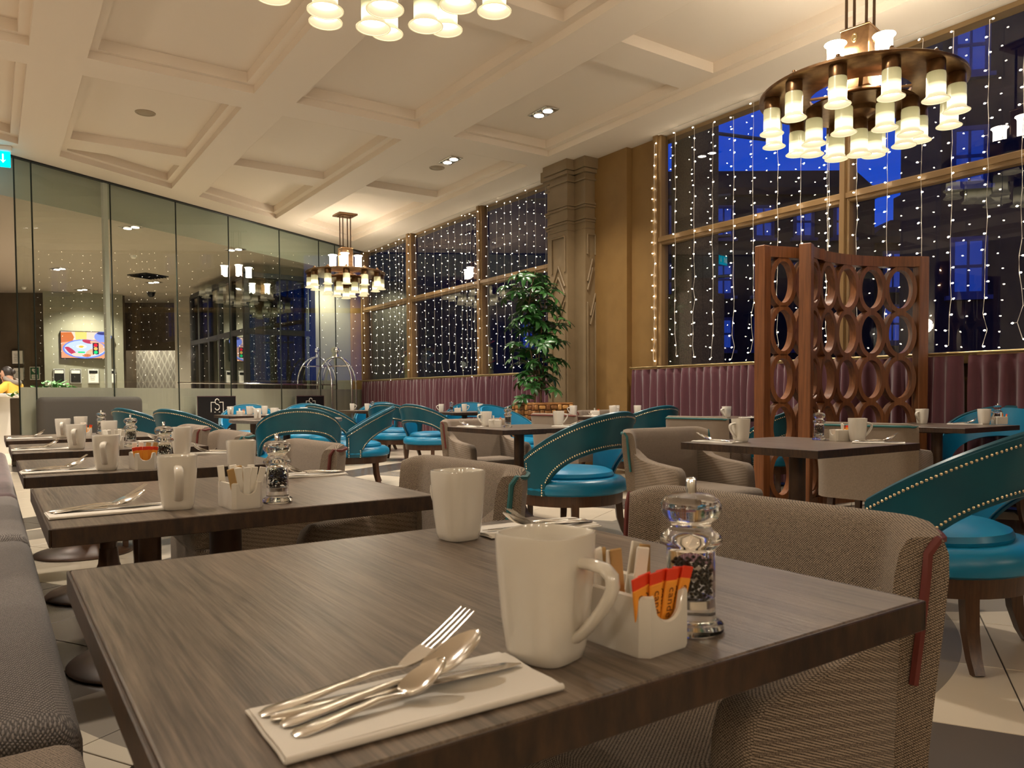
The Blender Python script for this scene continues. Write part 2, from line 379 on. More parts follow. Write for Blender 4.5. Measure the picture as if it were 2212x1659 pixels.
# ceiling: flat beams with stepped coffers, cut off obliquely along the partition
COLS = [(-3.15, -1.63), (-1.15, 0.37), (0.84, 2.40), (2.86, 4.37), (4.85, 6.33)]
def yA0(x): return 1.30
def yA1(x): return 8.37
def yB0(x): return 8.84
def yB1(x): return part_y(x) - 0.63
cb = MB()
def quad(xa, xb, f0, f1, z=ZC, mb=None):
    (mb or cb).add([(xa, f0(xa), z), (xb, f0(xb), z), (xb, f1(xb), z), (xa, f1(xa), z)], [(0, 1, 2, 3)])
edges = [-3.6] + [q for c in COLS for q in c] + [WX + 0.1]
for k in range(0, len(edges), 2): quad(edges[k], edges[k + 1], lambda x: -3.6, part_y)
for xa, xb in COLS:
    quad(xa, xb, lambda x: -3.6, yA0); quad(xa, xb, yA1, yB0); quad(xa, xb, yB1, part_y)
ceiling = struct(cb.build('ceiling', M['ceil'], smooth=0, fix=False))
Z1, Z2 = ZC + 0.078, ZC + 0.185
def ringwall(mb, poly, z0, z1):
    n = len(poly); mb.add([(x, y, z0) for x, y in poly] + [(x, y, z1) for x, y in poly], [(i, (i + 1) % n, n + (i + 1) % n, n + i) for i in range(n)])
def coffer(xa, xb, f0, f1, inners):
    mb = MB()
    ringwall(mb, [(xa, f0(xa)), (xb, f0(xb)), (xb, f1(xb)), (xa, f1(xa))], ZC - 0.001, Z1)
    ia, ib = xa + 0.085, xb - 0.085
    # ledge: side strips, then strips across between the inner recesses
    quad(xa, ia, f0, f1, Z1, mb); quad(ib, xb, f0, f1, Z1, mb)
    prev = f0
    for g0, g1 in inners:
        quad(ia, ib, prev, g0, Z1, mb); prev = g1
        ringwall(mb, [(ia, g0(ia)), (ib, g0(ib)), (ib, g1(ib)), (ia, g1(ia))], Z1, Z2)
        quad(ia, ib, g0, g1, Z2, mb)
        # small moulding at the foot of the step
        p = [(ia, g0(ia)), (ib, g0(ib)), (ib, g1(ib)), (ia, g1(ia))]
    quad(ia, ib, prev, f1, Z1, mb)
    o = mb.build('coffer', M['ceil'], ceiling, smooth=0, fix=False); return o
K = lambda v: (lambda x: v)
for xa, xb in COLS:
    coffer(xa, xb, yA0, yA1, [(K(1.40), K(5.43)), (K(5.90), K(8.31))])
    if part_y(xa) > 12.0 - 0.6:
        coffer(xa, xb, yB0, yB1, [(K(8.92), K(11.34)), (K(11.80), lambda x: yB1(x) - 0.10)] if xa > 0.5 else [(K(8.92), lambda x: yB1(x) - 0.1)])
    else:
        coffer(xa, xb, yB0, yB1, [(K(8.92), lambda x: yB1(x) - 0.1)])
rb = MB(); rb.box((1.8, 6.2, ZC + 0.45), (11.2, 20, 0.1)); rb.build('slab_top', M['ceil'], ceiling, smooth=0)

# walls the frame does not show, which close the room
def wall(name, c, d, m=M['wall']): q = MB(); q.box(c, d); return struct(q.build(name, m, smooth=0))
wall('wall_left', (-3.65, 2.0, 2.1), (0.1, 16.5, 4.5)); wall('wall_back', (1.8, -3.65, 2.1), (11.2, 0.1, 4.5))
# window wall: the pier between the two windows and the low wall behind the curtains
wr = MB(); wr.box((7.25, 12.6, 0.65), (0.3, 7.4, 1.24)); wr.box((7.25, 2.0, 0.65), (0.3, 10.1, 1.24))
wr.box((7.15, 11.9, ZC - 0.02), (0.14, 9.0, 0.05)); wr.box((7.15, 1.8, ZC - 0.02), (0.14, 10.6, 0.05)); wr.box((7.12, -3.2, 2.1), (0.2, 0.9, 4.3))
struct(wr.build('wall_right', M['goldwall'], smooth=0))
pw = MB(); pw.box((7.15, 7.30, ZC / 2), (0.22, 0.50, ZC)); pw.box((7.07, 7.83, ZC / 2), (0.24, 0.68, ZC)); pw.box((7.15, 8.5, ZC / 2), (0.22, 0.9, ZC))
struct(pw.build('wall_pier', M['goldwall'], smooth=0))

# pillar with notched corners, capital, plinth, raised panels and diamond mouldings
pb = MB()
pb.box((6.90, 8.56, ZC / 2), (0.50, 0.40, ZC)); pb.box((6.94, 8.25, ZC / 2), (0.32, 0.24, ZC)); pb.box((6.94, 8.87, ZC / 2), (0.32, 0.24, ZC))
pillar = struct(pb.build('pillar_1', M['pillar'], smooth=0))
def moulding(z, h, e):
    q = MB(); q.box((6.90, 8.56, z), (0.50 + 2 * e, 0.40 + 2 * e, h)); q.box((6.94, 8.56, z), (0.32 + 2 * e, 0.86 + 2 * e, h))
    q.build('capital_moulding' if z > 2 else 'plinth', M['pillar'], pillar, smooth=0)
for z, h, e in ((4.16, 0.14, 0.07), (4.06, 0.05, 0.045), (3.95, 0.025, 0.03), (3.62, 0.03, 0.03), (3.585, 0.03, 0.018), (3.42, 0.03, 0.026), (3.385, 0.03, 0.014), (3.29, 0.02, 0.01), (0.14, 0.28, 0.03), (0.30, 0.04, 0.018)):
    moulding(z, h, e)
def strip(a, b, wd, th, nrm, name='panel_moulding'):
    # a thin raised bar between two points on a face with outward normal nrm
    a, b, nrm = Vector(a), Vector(b), Vector(nrm); d = (b - a); L = d.length; d.normalize(); s = d.cross(nrm)
    Mx = Matrix(((d.x, s.x, nrm.x, 0), (d.y, s.y, nrm.y, 0), (d.z, s.z, nrm.z, 0), (0, 0, 0, 1)))
    q = MB(); c = (a + b) / 2 + nrm * th / 2; q.rbox(c, (L, wd, th), min(wd, th) * 0.3, 1, 0, Mx); q.build(name, M['pillar'], pillar, smooth=0)
def panel_set(o, e, h0, h1, nrm, diamond):
    # o: origin of the face at z=0, e: unit vector along the face, h0..h1: extent along e
    o, e = Vector(o), Vector(e); P = lambda a, z: o + e * a + Vector((0, 0, z))
    mid, hw = (h0 + h1) / 2, (h1 - h0) / 2; zt, zb = 3.20, 0.45; dz = 2.40 if diamond else 2.62
    for s in (h0, h1):
        strip(P(s, dz + 0.30), P(s, zt), 0.026, 0.022, nrm); strip(P(s, zb), P(s, dz - 0.35), 0.026, 0.022, nrm)
    strip(P(h0, zt), P(h1, zt), 0.026, 0.022, nrm); strip(P(h0, zb), P(h1, zb), 0.026, 0.022, nrm)
    if diamond:
        for k, sg in ((0.40, 1), (0.25, 1), (-0.40, -1), (-0.25, -1)):
            c = 0.30 if abs(k) > 0.3 else 0.25
            tip = dz + k
            strip(P(h0 + 0.0, tip - sg * c), P(mid, tip), 0.026, 0.022, nrm); strip(P(mid, tip), P(h1, tip - sg * c), 0.026, 0.022, nrm)
    else:
        for z0 in (dz + 0.05, dz - 0.07): strip(P(h0, z0 - 0.12), P(mid + 0.02, z0 + 0.20), 0.026, 0.022, nrm)
        for z0 in (dz - 0.42, dz - 0.54): strip(P(mid - 0.02, z0 - 0.12), P(h1, z0 + 0.20), 0.026, 0.022, nrm)
panel_set((6.65, 8.56, 0), (0, 1, 0), -0.15, 0.15, (-1, 0, 0), True)
panel_set((6.78, 8.13, 0), (1, 0, 0), 0.03, 0.17, (0, -1, 0), False)

# windows
def window(name, y0, y1, mull, zt=2.92):
    fr = MB()
    for y, wd in mull: fr.rbox((WX + 0.04, y, 2.75), (0.14, wd, 2.96), 0.012, 1); fr.box((WX - 0.045, y, 2.75), (0.03, wd * 0.45, 2.96))
    fr.box((WX + 0.04, (y0 + y1) / 2, 1.29), (0.14, y1 - y0, 0.08))
    o = struct(fr.build(name, M['frame'], smooth=30))
    tr = MB(); tr.rbox((WX + 0.03, (y0 + y1) / 2, zt), (0.11, y1 - y0, 0.105), 0.012, 1); tr.box((WX - 0.03, (y0 + y1) / 2, zt + 0.01), (0.03, y1 - y0, 0.05)); tr.build('transom', M['frame'], o, smooth=30)
    ys = [y for y, _ in mull]
    for a, b in zip(ys[:-1], ys[1:]):
        for z0, z1 in ((1.30, zt), (zt, ZC)):
            g = MB(); g.add([(WX + 0.05, a, z0), (WX + 0.05, b, z0), (WX + 0.05, b, z1), (WX + 0.05, a, z1)], [(0, 1, 2, 3)]); g.build('pane', M['glass'], o, smooth=0, fix=False)
    return o
window('window_1', 8.92, 16.2, [(8.97, 0.10), (11.19, 0.15), (13.86, 0.20), (16.15, 0.12)])
window('window_2', -2.8, 7.05, [(6.97, 0.15), (4.415, 0.11), (1.85, 0.11), (-0.7, 0.11), (-2.75, 0.11)])
# stone jamb of the building seen just outside the second window
jb = MB(); jb.box((7.55, 6.86, 2.6), (0.5, 0.34, 5)); jb.box((7.5, 6.80, 1.7), (0.6, 0.42, 1.15)); struct(jb.build('wall_jamb', mat('granite_jamb', (0.10, 0.075, 0.05), 0.8, noise=(60, (0.05, 0.035, 0.025)), bump=(80, 0.5, 0.004)), smooth=0))

# glass partition with frosted lower band, white post and joints
pt = MB(); pt.box(tuple(PU * 0 + Vector((2.0, part_y(2.0), ZC - 0.01))), (14, 0.07, 0.02), 0, Matrix.Rotation(R(30.24), 3, 'Z'))
part = struct(pt.build('wall_glass_partition', M['darkmetal'], smooth=0))
def pp(x, z, off=0.0): p = Vector((x, part_y(x), z)) + PN * off; return tuple(p)
JX = [-3.5, -1.6, 0.33, 0.53, 1.56, 2.59, 3.57, 4.68, 5.68, 6.13, 6.98]
for a, b in zip(JX[:-1], JX[1:]):
    if a < 0.3 and b > 0.2: continue                      # the doorway at the left
    q = MB(); q.add([pp(a, 0), pp(b, 0), pp(b, ZC), pp(a, ZC)], [(0, 1, 2, 3)]); q.build('pane', M['partglass'], part, smooth=0, fix=False)
    q = MB(); q.add([pp(a, 0.02, 0.006), pp(b, 0.02, 0.006), pp(b, 1.145, 0.006), pp(a, 1.145, 0.006), pp(a, 0.02, 0.010), pp(b, 0.02, 0.010), pp(b, 1.145, 0.010), pp(a, 1.145, 0.010)], [(0, 1, 2, 3), (4, 5, 6, 7), (0, 1, 5, 4), (2, 3, 7, 6)]); q.build('frosted_band', M['frost'], part, smooth=0)
for x in JX[2:-1]:
    q = MB(); q.box(pp(x, ZC / 2), (0.012, 0.018, ZC), 0, Matrix.Rotation(R(30.24), 3, 'Z')); q.build('glass_joint', M['edge'], part, smooth=0)
q = MB(); q.rbox(pp(1.51, ZC / 2, 0.05), (0.075, 0.06, ZC), 0.006, 1, 0, Matrix.Rotation(R(30.24), 3, 'Z')); q.build('white_post', M['white'], part, smooth=30)
q = MB(); q.tube([pp(2.65, 1.24, 0.10), pp(6.2, 1.24, 0.10)], 0.012, 8); q.build('handrail', M['chrome'], part)
# strip of pale wall where the partition meets the window wall
q = MB(); q.box((6.93, 16.42, ZC / 2), (0.25, 0.12, ZC)); struct(q.build('wall_corner', M['goldwall'], smooth=0))

# ------------------------------------------------------------ the lobby beyond the partition
ZL = 3.74
q = MB(); q.add([pp(-9, ZL, 0.25), pp(7.2, ZL, 0.25), pp(14, ZL, 22), pp(-11, ZL, 22)], [(0, 1, 2, 3)])
lobc = struct(q.build('ceiling_lobby', mat('lobby_ceiling_paint', (0.36, 0.31, 0.25), 0.85), smooth=0, fix=False))
q = MB(); q.add([pp(-9, ZL, 0.25), pp(7.2, ZL, 0.25), pp(7.2, ZC + .2, 0.25), pp(-9, ZC + .2, 0.25)], [(0, 1, 2, 3)]); struct(q.build('wall_bulkhead', mat('ceiling_reflection_tone', (0.5, 0.49, 0.40), 0.8), smooth=0, fix=False))  # pale tone stands in for the ceiling mirrored in the partition glass
M['lobwall'] = mat('brown_lobby_wall', (0.115, 0.085, 0.055), 0.7, noise=(2.5, (0.09, 0.066, 0.042)))
M['sage'] = mat('sage_lobby_wall', (0.27, 0.26, 0.19), 0.75, noise=(2, (0.24, 0.23, 0.17)))
def wallq(name, a, b, z0, z1, m, th=0.12):
    a, b = Vector((*a, 0)), Vector((*b, 0)); d = (b - a); L = d.length; ang = math.atan2(d.y, d.x)
    q = MB(); q.box(tuple((a + b) / 2 + Vector((0, 0, (z0 + z1) / 2))), (L, th, z1 - z0), 0, Matrix.Rotation(ang, 3, 'Z')); return struct(q.build(name, m, smooth=0))
wallq('wall_lobby_left', (-6.0, 27.9), (1.27, 23.5), 0, ZL, M['lobwall'])
wallq('wall_lobby_screen', (1.20, 23.22), (3.00, 22.95), 0, ZL, M['sage'], 0.35)
wallq('wall_lobby_header', (2.9, 25.0), (4.75, 23.9), 2.36, ZL, M['lobwall'])
wallq('wall_lobby_side', (3.0, 23.0), (3.2, 25.2), 0, ZL, M['lobwall'])
# pale patterned wallpaper of raised diamonds
M['paper'] = mat('pale_wallpaper', (0.52, 0.47, 0.39), 0.8)
M['paper2'] = mat('grey_diamond_print', (0.33, 0.29, 0.24), 0.7)
wpw = wallq('wall_lobby_paper', (3.3, 27.6), (5.6, 25.2), 0, ZL, M['paper'])
d = Vector((2.3, -2.4, 0)).normalized(); nrm = Vector((-d.y, d.x, 0)) * -1
q = MB()
for i in range(15):
    for j in range(14):
        c = Vector((3.3, 27.6, 0)) + d * (0.12 + i * 0.21 + (0.105 if j % 2 else 0)) + Vector((0, 0, 0.5 + j * 0.19)) + nrm * 0.063
        q.add([tuple(c + d * 0.065), tuple(c + Vector((0, 0, .16))), tuple(c - d * 0.065), tuple(c - Vector((0, 0, .16)))], [(0, 1, 2, 3)])
q.build('diamond_print', M['paper2'], wpw, smooth=0, kind='stuff', fix=False)
wallq('wall_lobby_pier', (4.30, 22.6), (4.66, 22.3), 0, ZL, M['paper2'], 0.3)
wallq('wall_lobby_beige', (5.78, 16.42), (7.2, 16.62), 0, ZL, M['sage'], 0.1)
wallq('wall_lobby_far', (4.6, 22.4), (12.5, 18.0), 0, ZL, M['lobwall'])
wallq('wall_lobby_side_right', (12.5, 18.0), (7.3, 16.7), 0, ZL, M['lobwall'])
wallq('wall_lobby_side_left', (-9.0, 7.2), (-6.0, 27.9), 0, ZL, M['lobwall'])
wallq('wall_lobby_back', (1.2, 23.6), (6.6, 30.5), 0, ZL, M['lobwall'])
wallq('wall_lobby_corner', (6.6, 30.5), (5.6, 23.6), 0, ZL, M['lobwall'])
wallq('wall_dining_end', (-3.6, 9.9), (-9.0, 7.0), 0, ZC, M['wall'])
# glazed vestibule in black frames
ves = MB(); VC, VR, VL = Vector((4.36, 16.02, 0)), Vector((5.78, 16.10, 0)), Vector((4.25, 20.46, 0))
def bar(mb, a, b, wd): mb.tube([tuple(a), tuple(b)], wd * 0.7, 4)
Zv = Vector((0, 0, 3.5)); Zm = Vector((0, 0, 2.34)); wv = 0.10
for p in (VC, VR): bar(ves, p, p + Zv, wv)
vest = struct(ves.build('wall_vestibule', M['darkmetal'], smooth=0))
for a, b in ((VC, VR), (VC, VL)):
    q = MB(); bar(q, a + Zv, b + Zv, wv); bar(q, a + Zm, b + Zm, wv * 1.1); q.build('vestibule_rail', M['darkmetal'], vest, smooth=0)
for k in (0.2, 0.42, 0.62, 0.82, 1.0):
    p = VC.lerp(VL, k); q = MB(); bar(q, p, p + Zv, wv); q.build('mullion', M['darkmetal'], vest, smooth=0)
M['nightglass'] = pane_mat('vestibule_glass', (0.35, 0.40, 0.35), 2.2)
for a, b in ((VC, VR), (VC, VL)):
    q = MB(); q.add([tuple(a), tuple(b), tuple(b + Zv), tuple(a + Zv)], [(0, 1, 2, 3)]); q.build('pane', M['nightglass'], vest, smooth=0, fix=False)
q = MB(); q.box((5.05, 18.6, 1.75), (1.3, 0.1, 3.5)); q.build('dark_night_panel', mat('dark_green_night', (0.03, 0.036, 0.03), 0.4), vest, smooth=0)  # dark panel in place of the green-black night behind the glazing

# ------------------------------------------------------------ the street at dusk
gs = MB(); gs.box((40, 12, -0.3), (66, 90, 0.2)); struct(gs.build('ground_street', mat('dark_asphalt', (0.02, 0.02, 0.022), 0.7), smooth=0))
M['stone'] = mat('dark_sandstone', (0.050, 0.034, 0.026), 0.85, noise=(3, (0.032, 0.022, 0.018)))
M['navystone'] = mat('navy_sky_facade', (0.014, 0.016, 0.034), 0.8)
M['slate'] = mat('slate_roof', (0.018, 0.018, 0.026), 0.7)
M['sash'] = mat('painted_sash', (0.12, 0.12, 0.22), 0.5)
M['skyglass'] = mat('sky_reflection_pane', (0.02, 0.03, 0.10), 0.1, emit=(0.02, 0.06, 0.42), es=0.32)  # blue emission stands in for dusk sky mirrored in the panes
def building(label, cx, cy, ang, wd, dp, h, wins, wz, ww, wh, roof=1.2, gable=None, chim=(), m=None):
    m = m or M['stone']
    root = thing('building', label, 'building', (cx, cy, 0), ang)
    q = MB(); q.box((0, dp / 2, h / 2), (wd, dp, h)); wl = q.build('facade', m, root, smooth=0)
    q = MB(); q.box((0, dp / 2, h + 0.12), (wd + 0.5, dp + 0.5, 0.24)); q.build('cornice', m, root, smooth=0)
    q = MB(); q.prism([(-wd / 2 - .2, 0), (wd / 2 + .2, 0), (wd / 2 - .6, roof), (-wd / 2 + .6, roof)], 0.2, dp, 0, Matrix.Translation((0, 0, h + .24)) @ Matrix(((1, 0, 0, 0), (0, 0, 1, 0), (0, 1, 0, 0), (0, 0, 0, 1)))); q.build('roof', M['slate'], root, smooth=0)
    for x in chim:
        q = MB(); q.box((x, 1.2, h + roof + 0.6), (1.0, 0.8, 1.6)); 
        for k in (-.3, 0, .3): q.lathe([(0.1, 0), (0.08, 0.35)], 8, (x + k, 1.2, h + roof + 1.4))
        q.build('chimney', M['stone'], root, smooth=0)
    for z in wz:
        for x in wins:
            f = MB()
            for s in (-1, 1): f.box((x + s * ww / 2, -0.03, z), (0.10, 0.12, wh + 0.1)); f.box((x, -0.03, z + s * wh / 2), (ww, 0.12, 0.10))
            f.box((x, -0.02, z), (ww, 0.08, 0.07)); f.box((x, -0.02, z), (0.05, 0.06, wh)); f.box((x, -0.06, z - wh / 2 - .1), (ww + .3, .22, .1))
            fo = f.build('window', M['sash'], root, smooth=0)
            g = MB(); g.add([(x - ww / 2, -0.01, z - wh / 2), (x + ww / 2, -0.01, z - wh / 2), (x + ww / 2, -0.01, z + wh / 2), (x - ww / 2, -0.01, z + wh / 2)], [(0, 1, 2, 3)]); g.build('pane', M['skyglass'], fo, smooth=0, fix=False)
    return root
def at(px, dep): l = (px - 1106) / 1651.0 * dep; p = fw0 * dep + rt0 * l; return p.x, p.y
FA = -YAW
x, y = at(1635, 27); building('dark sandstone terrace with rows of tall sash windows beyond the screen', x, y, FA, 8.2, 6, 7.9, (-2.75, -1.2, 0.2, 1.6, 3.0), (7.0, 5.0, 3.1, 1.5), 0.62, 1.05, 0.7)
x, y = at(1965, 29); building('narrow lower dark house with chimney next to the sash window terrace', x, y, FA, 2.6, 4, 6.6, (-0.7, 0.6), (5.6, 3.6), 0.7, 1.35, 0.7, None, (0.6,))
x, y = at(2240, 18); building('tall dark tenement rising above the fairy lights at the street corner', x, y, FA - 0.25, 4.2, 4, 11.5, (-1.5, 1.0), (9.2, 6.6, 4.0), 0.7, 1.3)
x, y = at(1000, 34); building('dark block raised and tinted like navy sky behind the left window and its dense lights', x, y, FA, 17, 6, 9.6, (-5, -1, 3), (3.6,), 0.7, 1.1, 0.6, m=M['navystone'])  # made taller and navy to stand in for darker sky on this side
building('unseen terrace added so the glass partition mirrors a dark street, not open sky', 27, -12, R(-90), 34, 6, 10.5, (-12, -8, -4, 0, 4, 8, 12), (6.5, 3.2), 0.8, 1.3)  # added out of view to keep blue sky out of the reflections
# scaffolding by the window: standards with padded feet and a ledger
M['galv'] = mat('galvanised_tube', (0.12, 0.12, 0.11), 0.45, metal=0.6)
M['pad'] = mat('yellow_green_foam', (0.42, 0.38, 0.12), 0.7)
M['tape'] = mat('red_white_tape', (0.45, 0.06, 0.03), 0.6)
def scaffold(label, x, y, h, zpad, green=False):
    root = thing('scaffold_pole', label, 'scaffolding', (x, y, 0))
    q = MB(); q.tube([(0, 0, 0), (0, 0, h)], 0.03, 8); q.build('standard', M['galv'], root)
    q = MB(); q.lathe([(0.07, 0.0), (0.075, 0.5), (0.06, 0.52), (0.075, 0.56), (0.075, 1.5), (0.06, 1.52), (0.075, 1.56), (0.072, zpad), (0.04, zpad + .05)], 12); q.build('foam_pad', M['pad'], root)
    for z in (1.54, 1.95):
        q = MB(); q.tube([(0.078 * math.cos(a), 0.078 * math.sin(a), z + 0.03 * a) for a in [k * 0.5 for k in range(13)]], 0.03, 4, flat=0.15); q.build('warning_tape', M['tape'], root)
    for z in (2.9, 3.9): q = MB(); q.lathe([(0.05, 0), (0.05, 0.1)], 8, (0, 0, z)); q.build('coupler', M['galv'], root)
    return root
sc1 = scaffold('scaffold pole with yellow padded foot just outside the second window', 8.98, 7.86, 5.2, 2.15)
for z, dx, dy in ((4.9, 0.9, -0.55), (3.95, -1.2, 0.9), (3.35, -1.2, 0.9), (2.75, -1.3, 1.0)):
    q = MB(); q.tube([(0, 0, z), (dx, dy, z - 0.12)], 0.026, 8); q.tube([(0, 0, z), (-dx * .2, -dy * .2, z + .02)], 0.026, 8); q.build('ledger', M['galv'], sc1)
scaffold('scaffold pole with taped pad behind the left window bay', 8.6, 13.4, 4.2, 1.95)
scaffold('scaffold pole with padded foot near the glass partition corner', 8.3, 16.6, 4.2, 1.9)
# two small street signs on posts
for label, x, y, z, colr in (('blue hexagonal street sign lit beyond the second window', 12.6, 4.9, 2.10, (0.0, 0.35, 0.7)), ('round blue traffic sign seen through the left window', 14.0, 15.6, 2.35, (0.02, 0.10, 0.6))):
    root = thing('street_sign', label, 'sign', (x, y, 0)); q = MB(); q.tube([(0, 0, 0), (0, 0, z)], 0.03, 8); q.build('post', M['galv'], root)
    q = MB(); q.lathe([(0.18, -0.01), (0.18, 0.01)], 6 if z < 2.2 else 20); o = q.build('sign_plate', emis('sign_blue', colr, 0.5), root, smooth=0); o.rotation_euler = (R(90), 0, FA); o.location = (-0.03, -0.03, z)
    q = MB(); q.lathe([(0.10, -0.012), (0.10, 0.012)], 6 if z < 2.2 else 20, ); q2 = q.build('sign_symbol', M['white'], root, smooth=0); q2.rotation_euler = (R(90), 0, FA); q2.location = (-0.035, -0.045, z); q2.scale = (0.6, 0.6, 1)
# ------------------------------------------------------------ furniture prototypes
def make_tub_chair():
    root = thing('tub_chair', '', 'chair')
    PH = 98.0; P0 = 75.0
    def ztop(p): return 0.875 - 0.285 * (1 - math.cos(R(min(abs(p) / PH, 1) * 90)))
    def zbot(p):
        a = abs(p)
        if a >= P0: return 0.335
        return 0.375 + 0.275 * (1 - (a / P0) ** 2.2) ** 0.62
    def pos(p, z, off=0.0):
        k = max(0.0, (z - 0.40) / 0.47); r = 0.378 + 0.050 * k * k + off
        return Vector((math.sin(R(p)) * r, -math.cos(R(p)) * r * (1.0 + 0.05 * k), z))
    ps = sorted(set([-PH + 2 * PH * k / 48 for k in range(49)] + [s * (P0 + d) for s in (-1, 1) for d in (-3, -1.5, -.4, 0, .2)]))
    rows = []
    for j in range(8):
        v = j / 7.0; r_ = []
        for p in ps:
            z = zbot(p) + (ztop(p) - zbot(p)) * v; r_.append((tuple(pos(p, z)), (math.sin(R(p)), -math.cos(R(p)), 0.12)))
        rows.append(r_)
    # outer leather and inner leather: two faces of one upholstered band
    mb = MB(); mb.shell([[(tuple(Vector(p) + Vector(n) * 0.012), n) for p, n in r_] for r_ in rows], 0.026); mb.build('backrest', M['teal'], root, smooth=50)
    mb = MB(); mb.shell([[(tuple(Vector(p) - Vector(n) * 0.016), n) for p, n in r_] for r_ in rows], 0.030); mb.build('backrest_lining', M['blue'], root, smooth=50)
    # welt along every edge of the band
    edge = [pos(p, ztop(p)) + Vector((0, 0, 0.002)) for p in ps]
    mb = MB(); mb.tube(edge, 0.013, 6); low = [pos(p, zbot(p)) for p in ps if abs(p) <= P0]; mb.tube(low, 0.012, 6)
    for s in (-1, 1): mb.tube([pos(s * PH, z) for z in (0.335, 0.42, 0.5, ztop(PH))], 0.012, 6)
    mb.build('edge_welt', M['teal'], root)
    # brass nails following the edges
    nb = MB()
    def nails(pts, step=0.017):
        acc = 0.0
        for a, b in zip(pts[:-1], pts[1:]):
            L = (b - a).length; q = acc
            while q < L:
                c = a.lerp(b, q / L); n = Vector((c.x, c.y, 0)).normalized(); u = Vector((0, 0, 1)); s = n.cross(u); r = 0.0058
                nb.add([tuple(c + n * 0.005)] + [tuple(c + (s * math.cos(t) + u * math.sin(t)) * r) for t in [k * math.pi / 3 for k in range(6)]], [(0, 1 + k, 1 + (k + 1) % 6) for k in range(6)]); q += step
            acc = q - L
    fine = [-PH + 2 * PH * k / 130 for k in range(131)]
    nails([pos(p * 0.985, ztop(p) - 0.022, 0.028) for p in fine])
    nails([pos(p, zbot(p) + 0.020, 0.028) for p in fine if abs(p) < P0])
    for s in (-1, 1):
        nails([pos(s * (PH - 3), z, 0.028) for z in [0.34 + 0.22 * k / 8 for k in range(9)]]); nails([pos(s * (P0 + 2.6), z, 0.028) for z in (0.34, 0.37, 0.41)])
    nb.build('nailheads', M['nail'], root, smooth=60, kind='stuff')
    mb = MB(); mb.lathe([(0.20, 0.335), (0.375, 0.332), (0.398, 0.345), (0.405, 0.375), (0.398, 0.408), (0.37, 0.432), (0.30, 0.437), (0.0, 0.437)], 40); mb.build('seat', M['blue'], root)
    mb = MB()
    pr = [(0.315, 0.430), (0.322, 0.450), (0.312, 0.472), (0.27, 0.490), (0.16, 0.502), (0.0, 0.506)]
    mb.lathe(pr, 36, (0, 0.01, 0)); mb.build('seat_cushion', M['blue'], root)
    mb = MB(); mb.lathe([(0.33, 0.262), (0.372, 0.262), (0.376, 0.335), (0.33, 0.335)], 40, close=True); mb.build('apron', M['legwood'], root)
    for a in (45, 135, 225, 315):
        ca, sa = math.cos(R(a)), math.sin(R(a)); mb = MB()
        path = [(ca * r, sa * r, z) for r, z in ((0.345, 0.34), (0.348, 0.24), (0.358, 0.14), (0.385, 0.055), (0.415, 0.0))]
        mb.tube(path, [0.037, 0.035, 0.032, 0.028, 0.025], 4, up=(-sa, ca, 0)); mb.build('leg', M['legwood'], root, smooth=30)
    return cached(root)

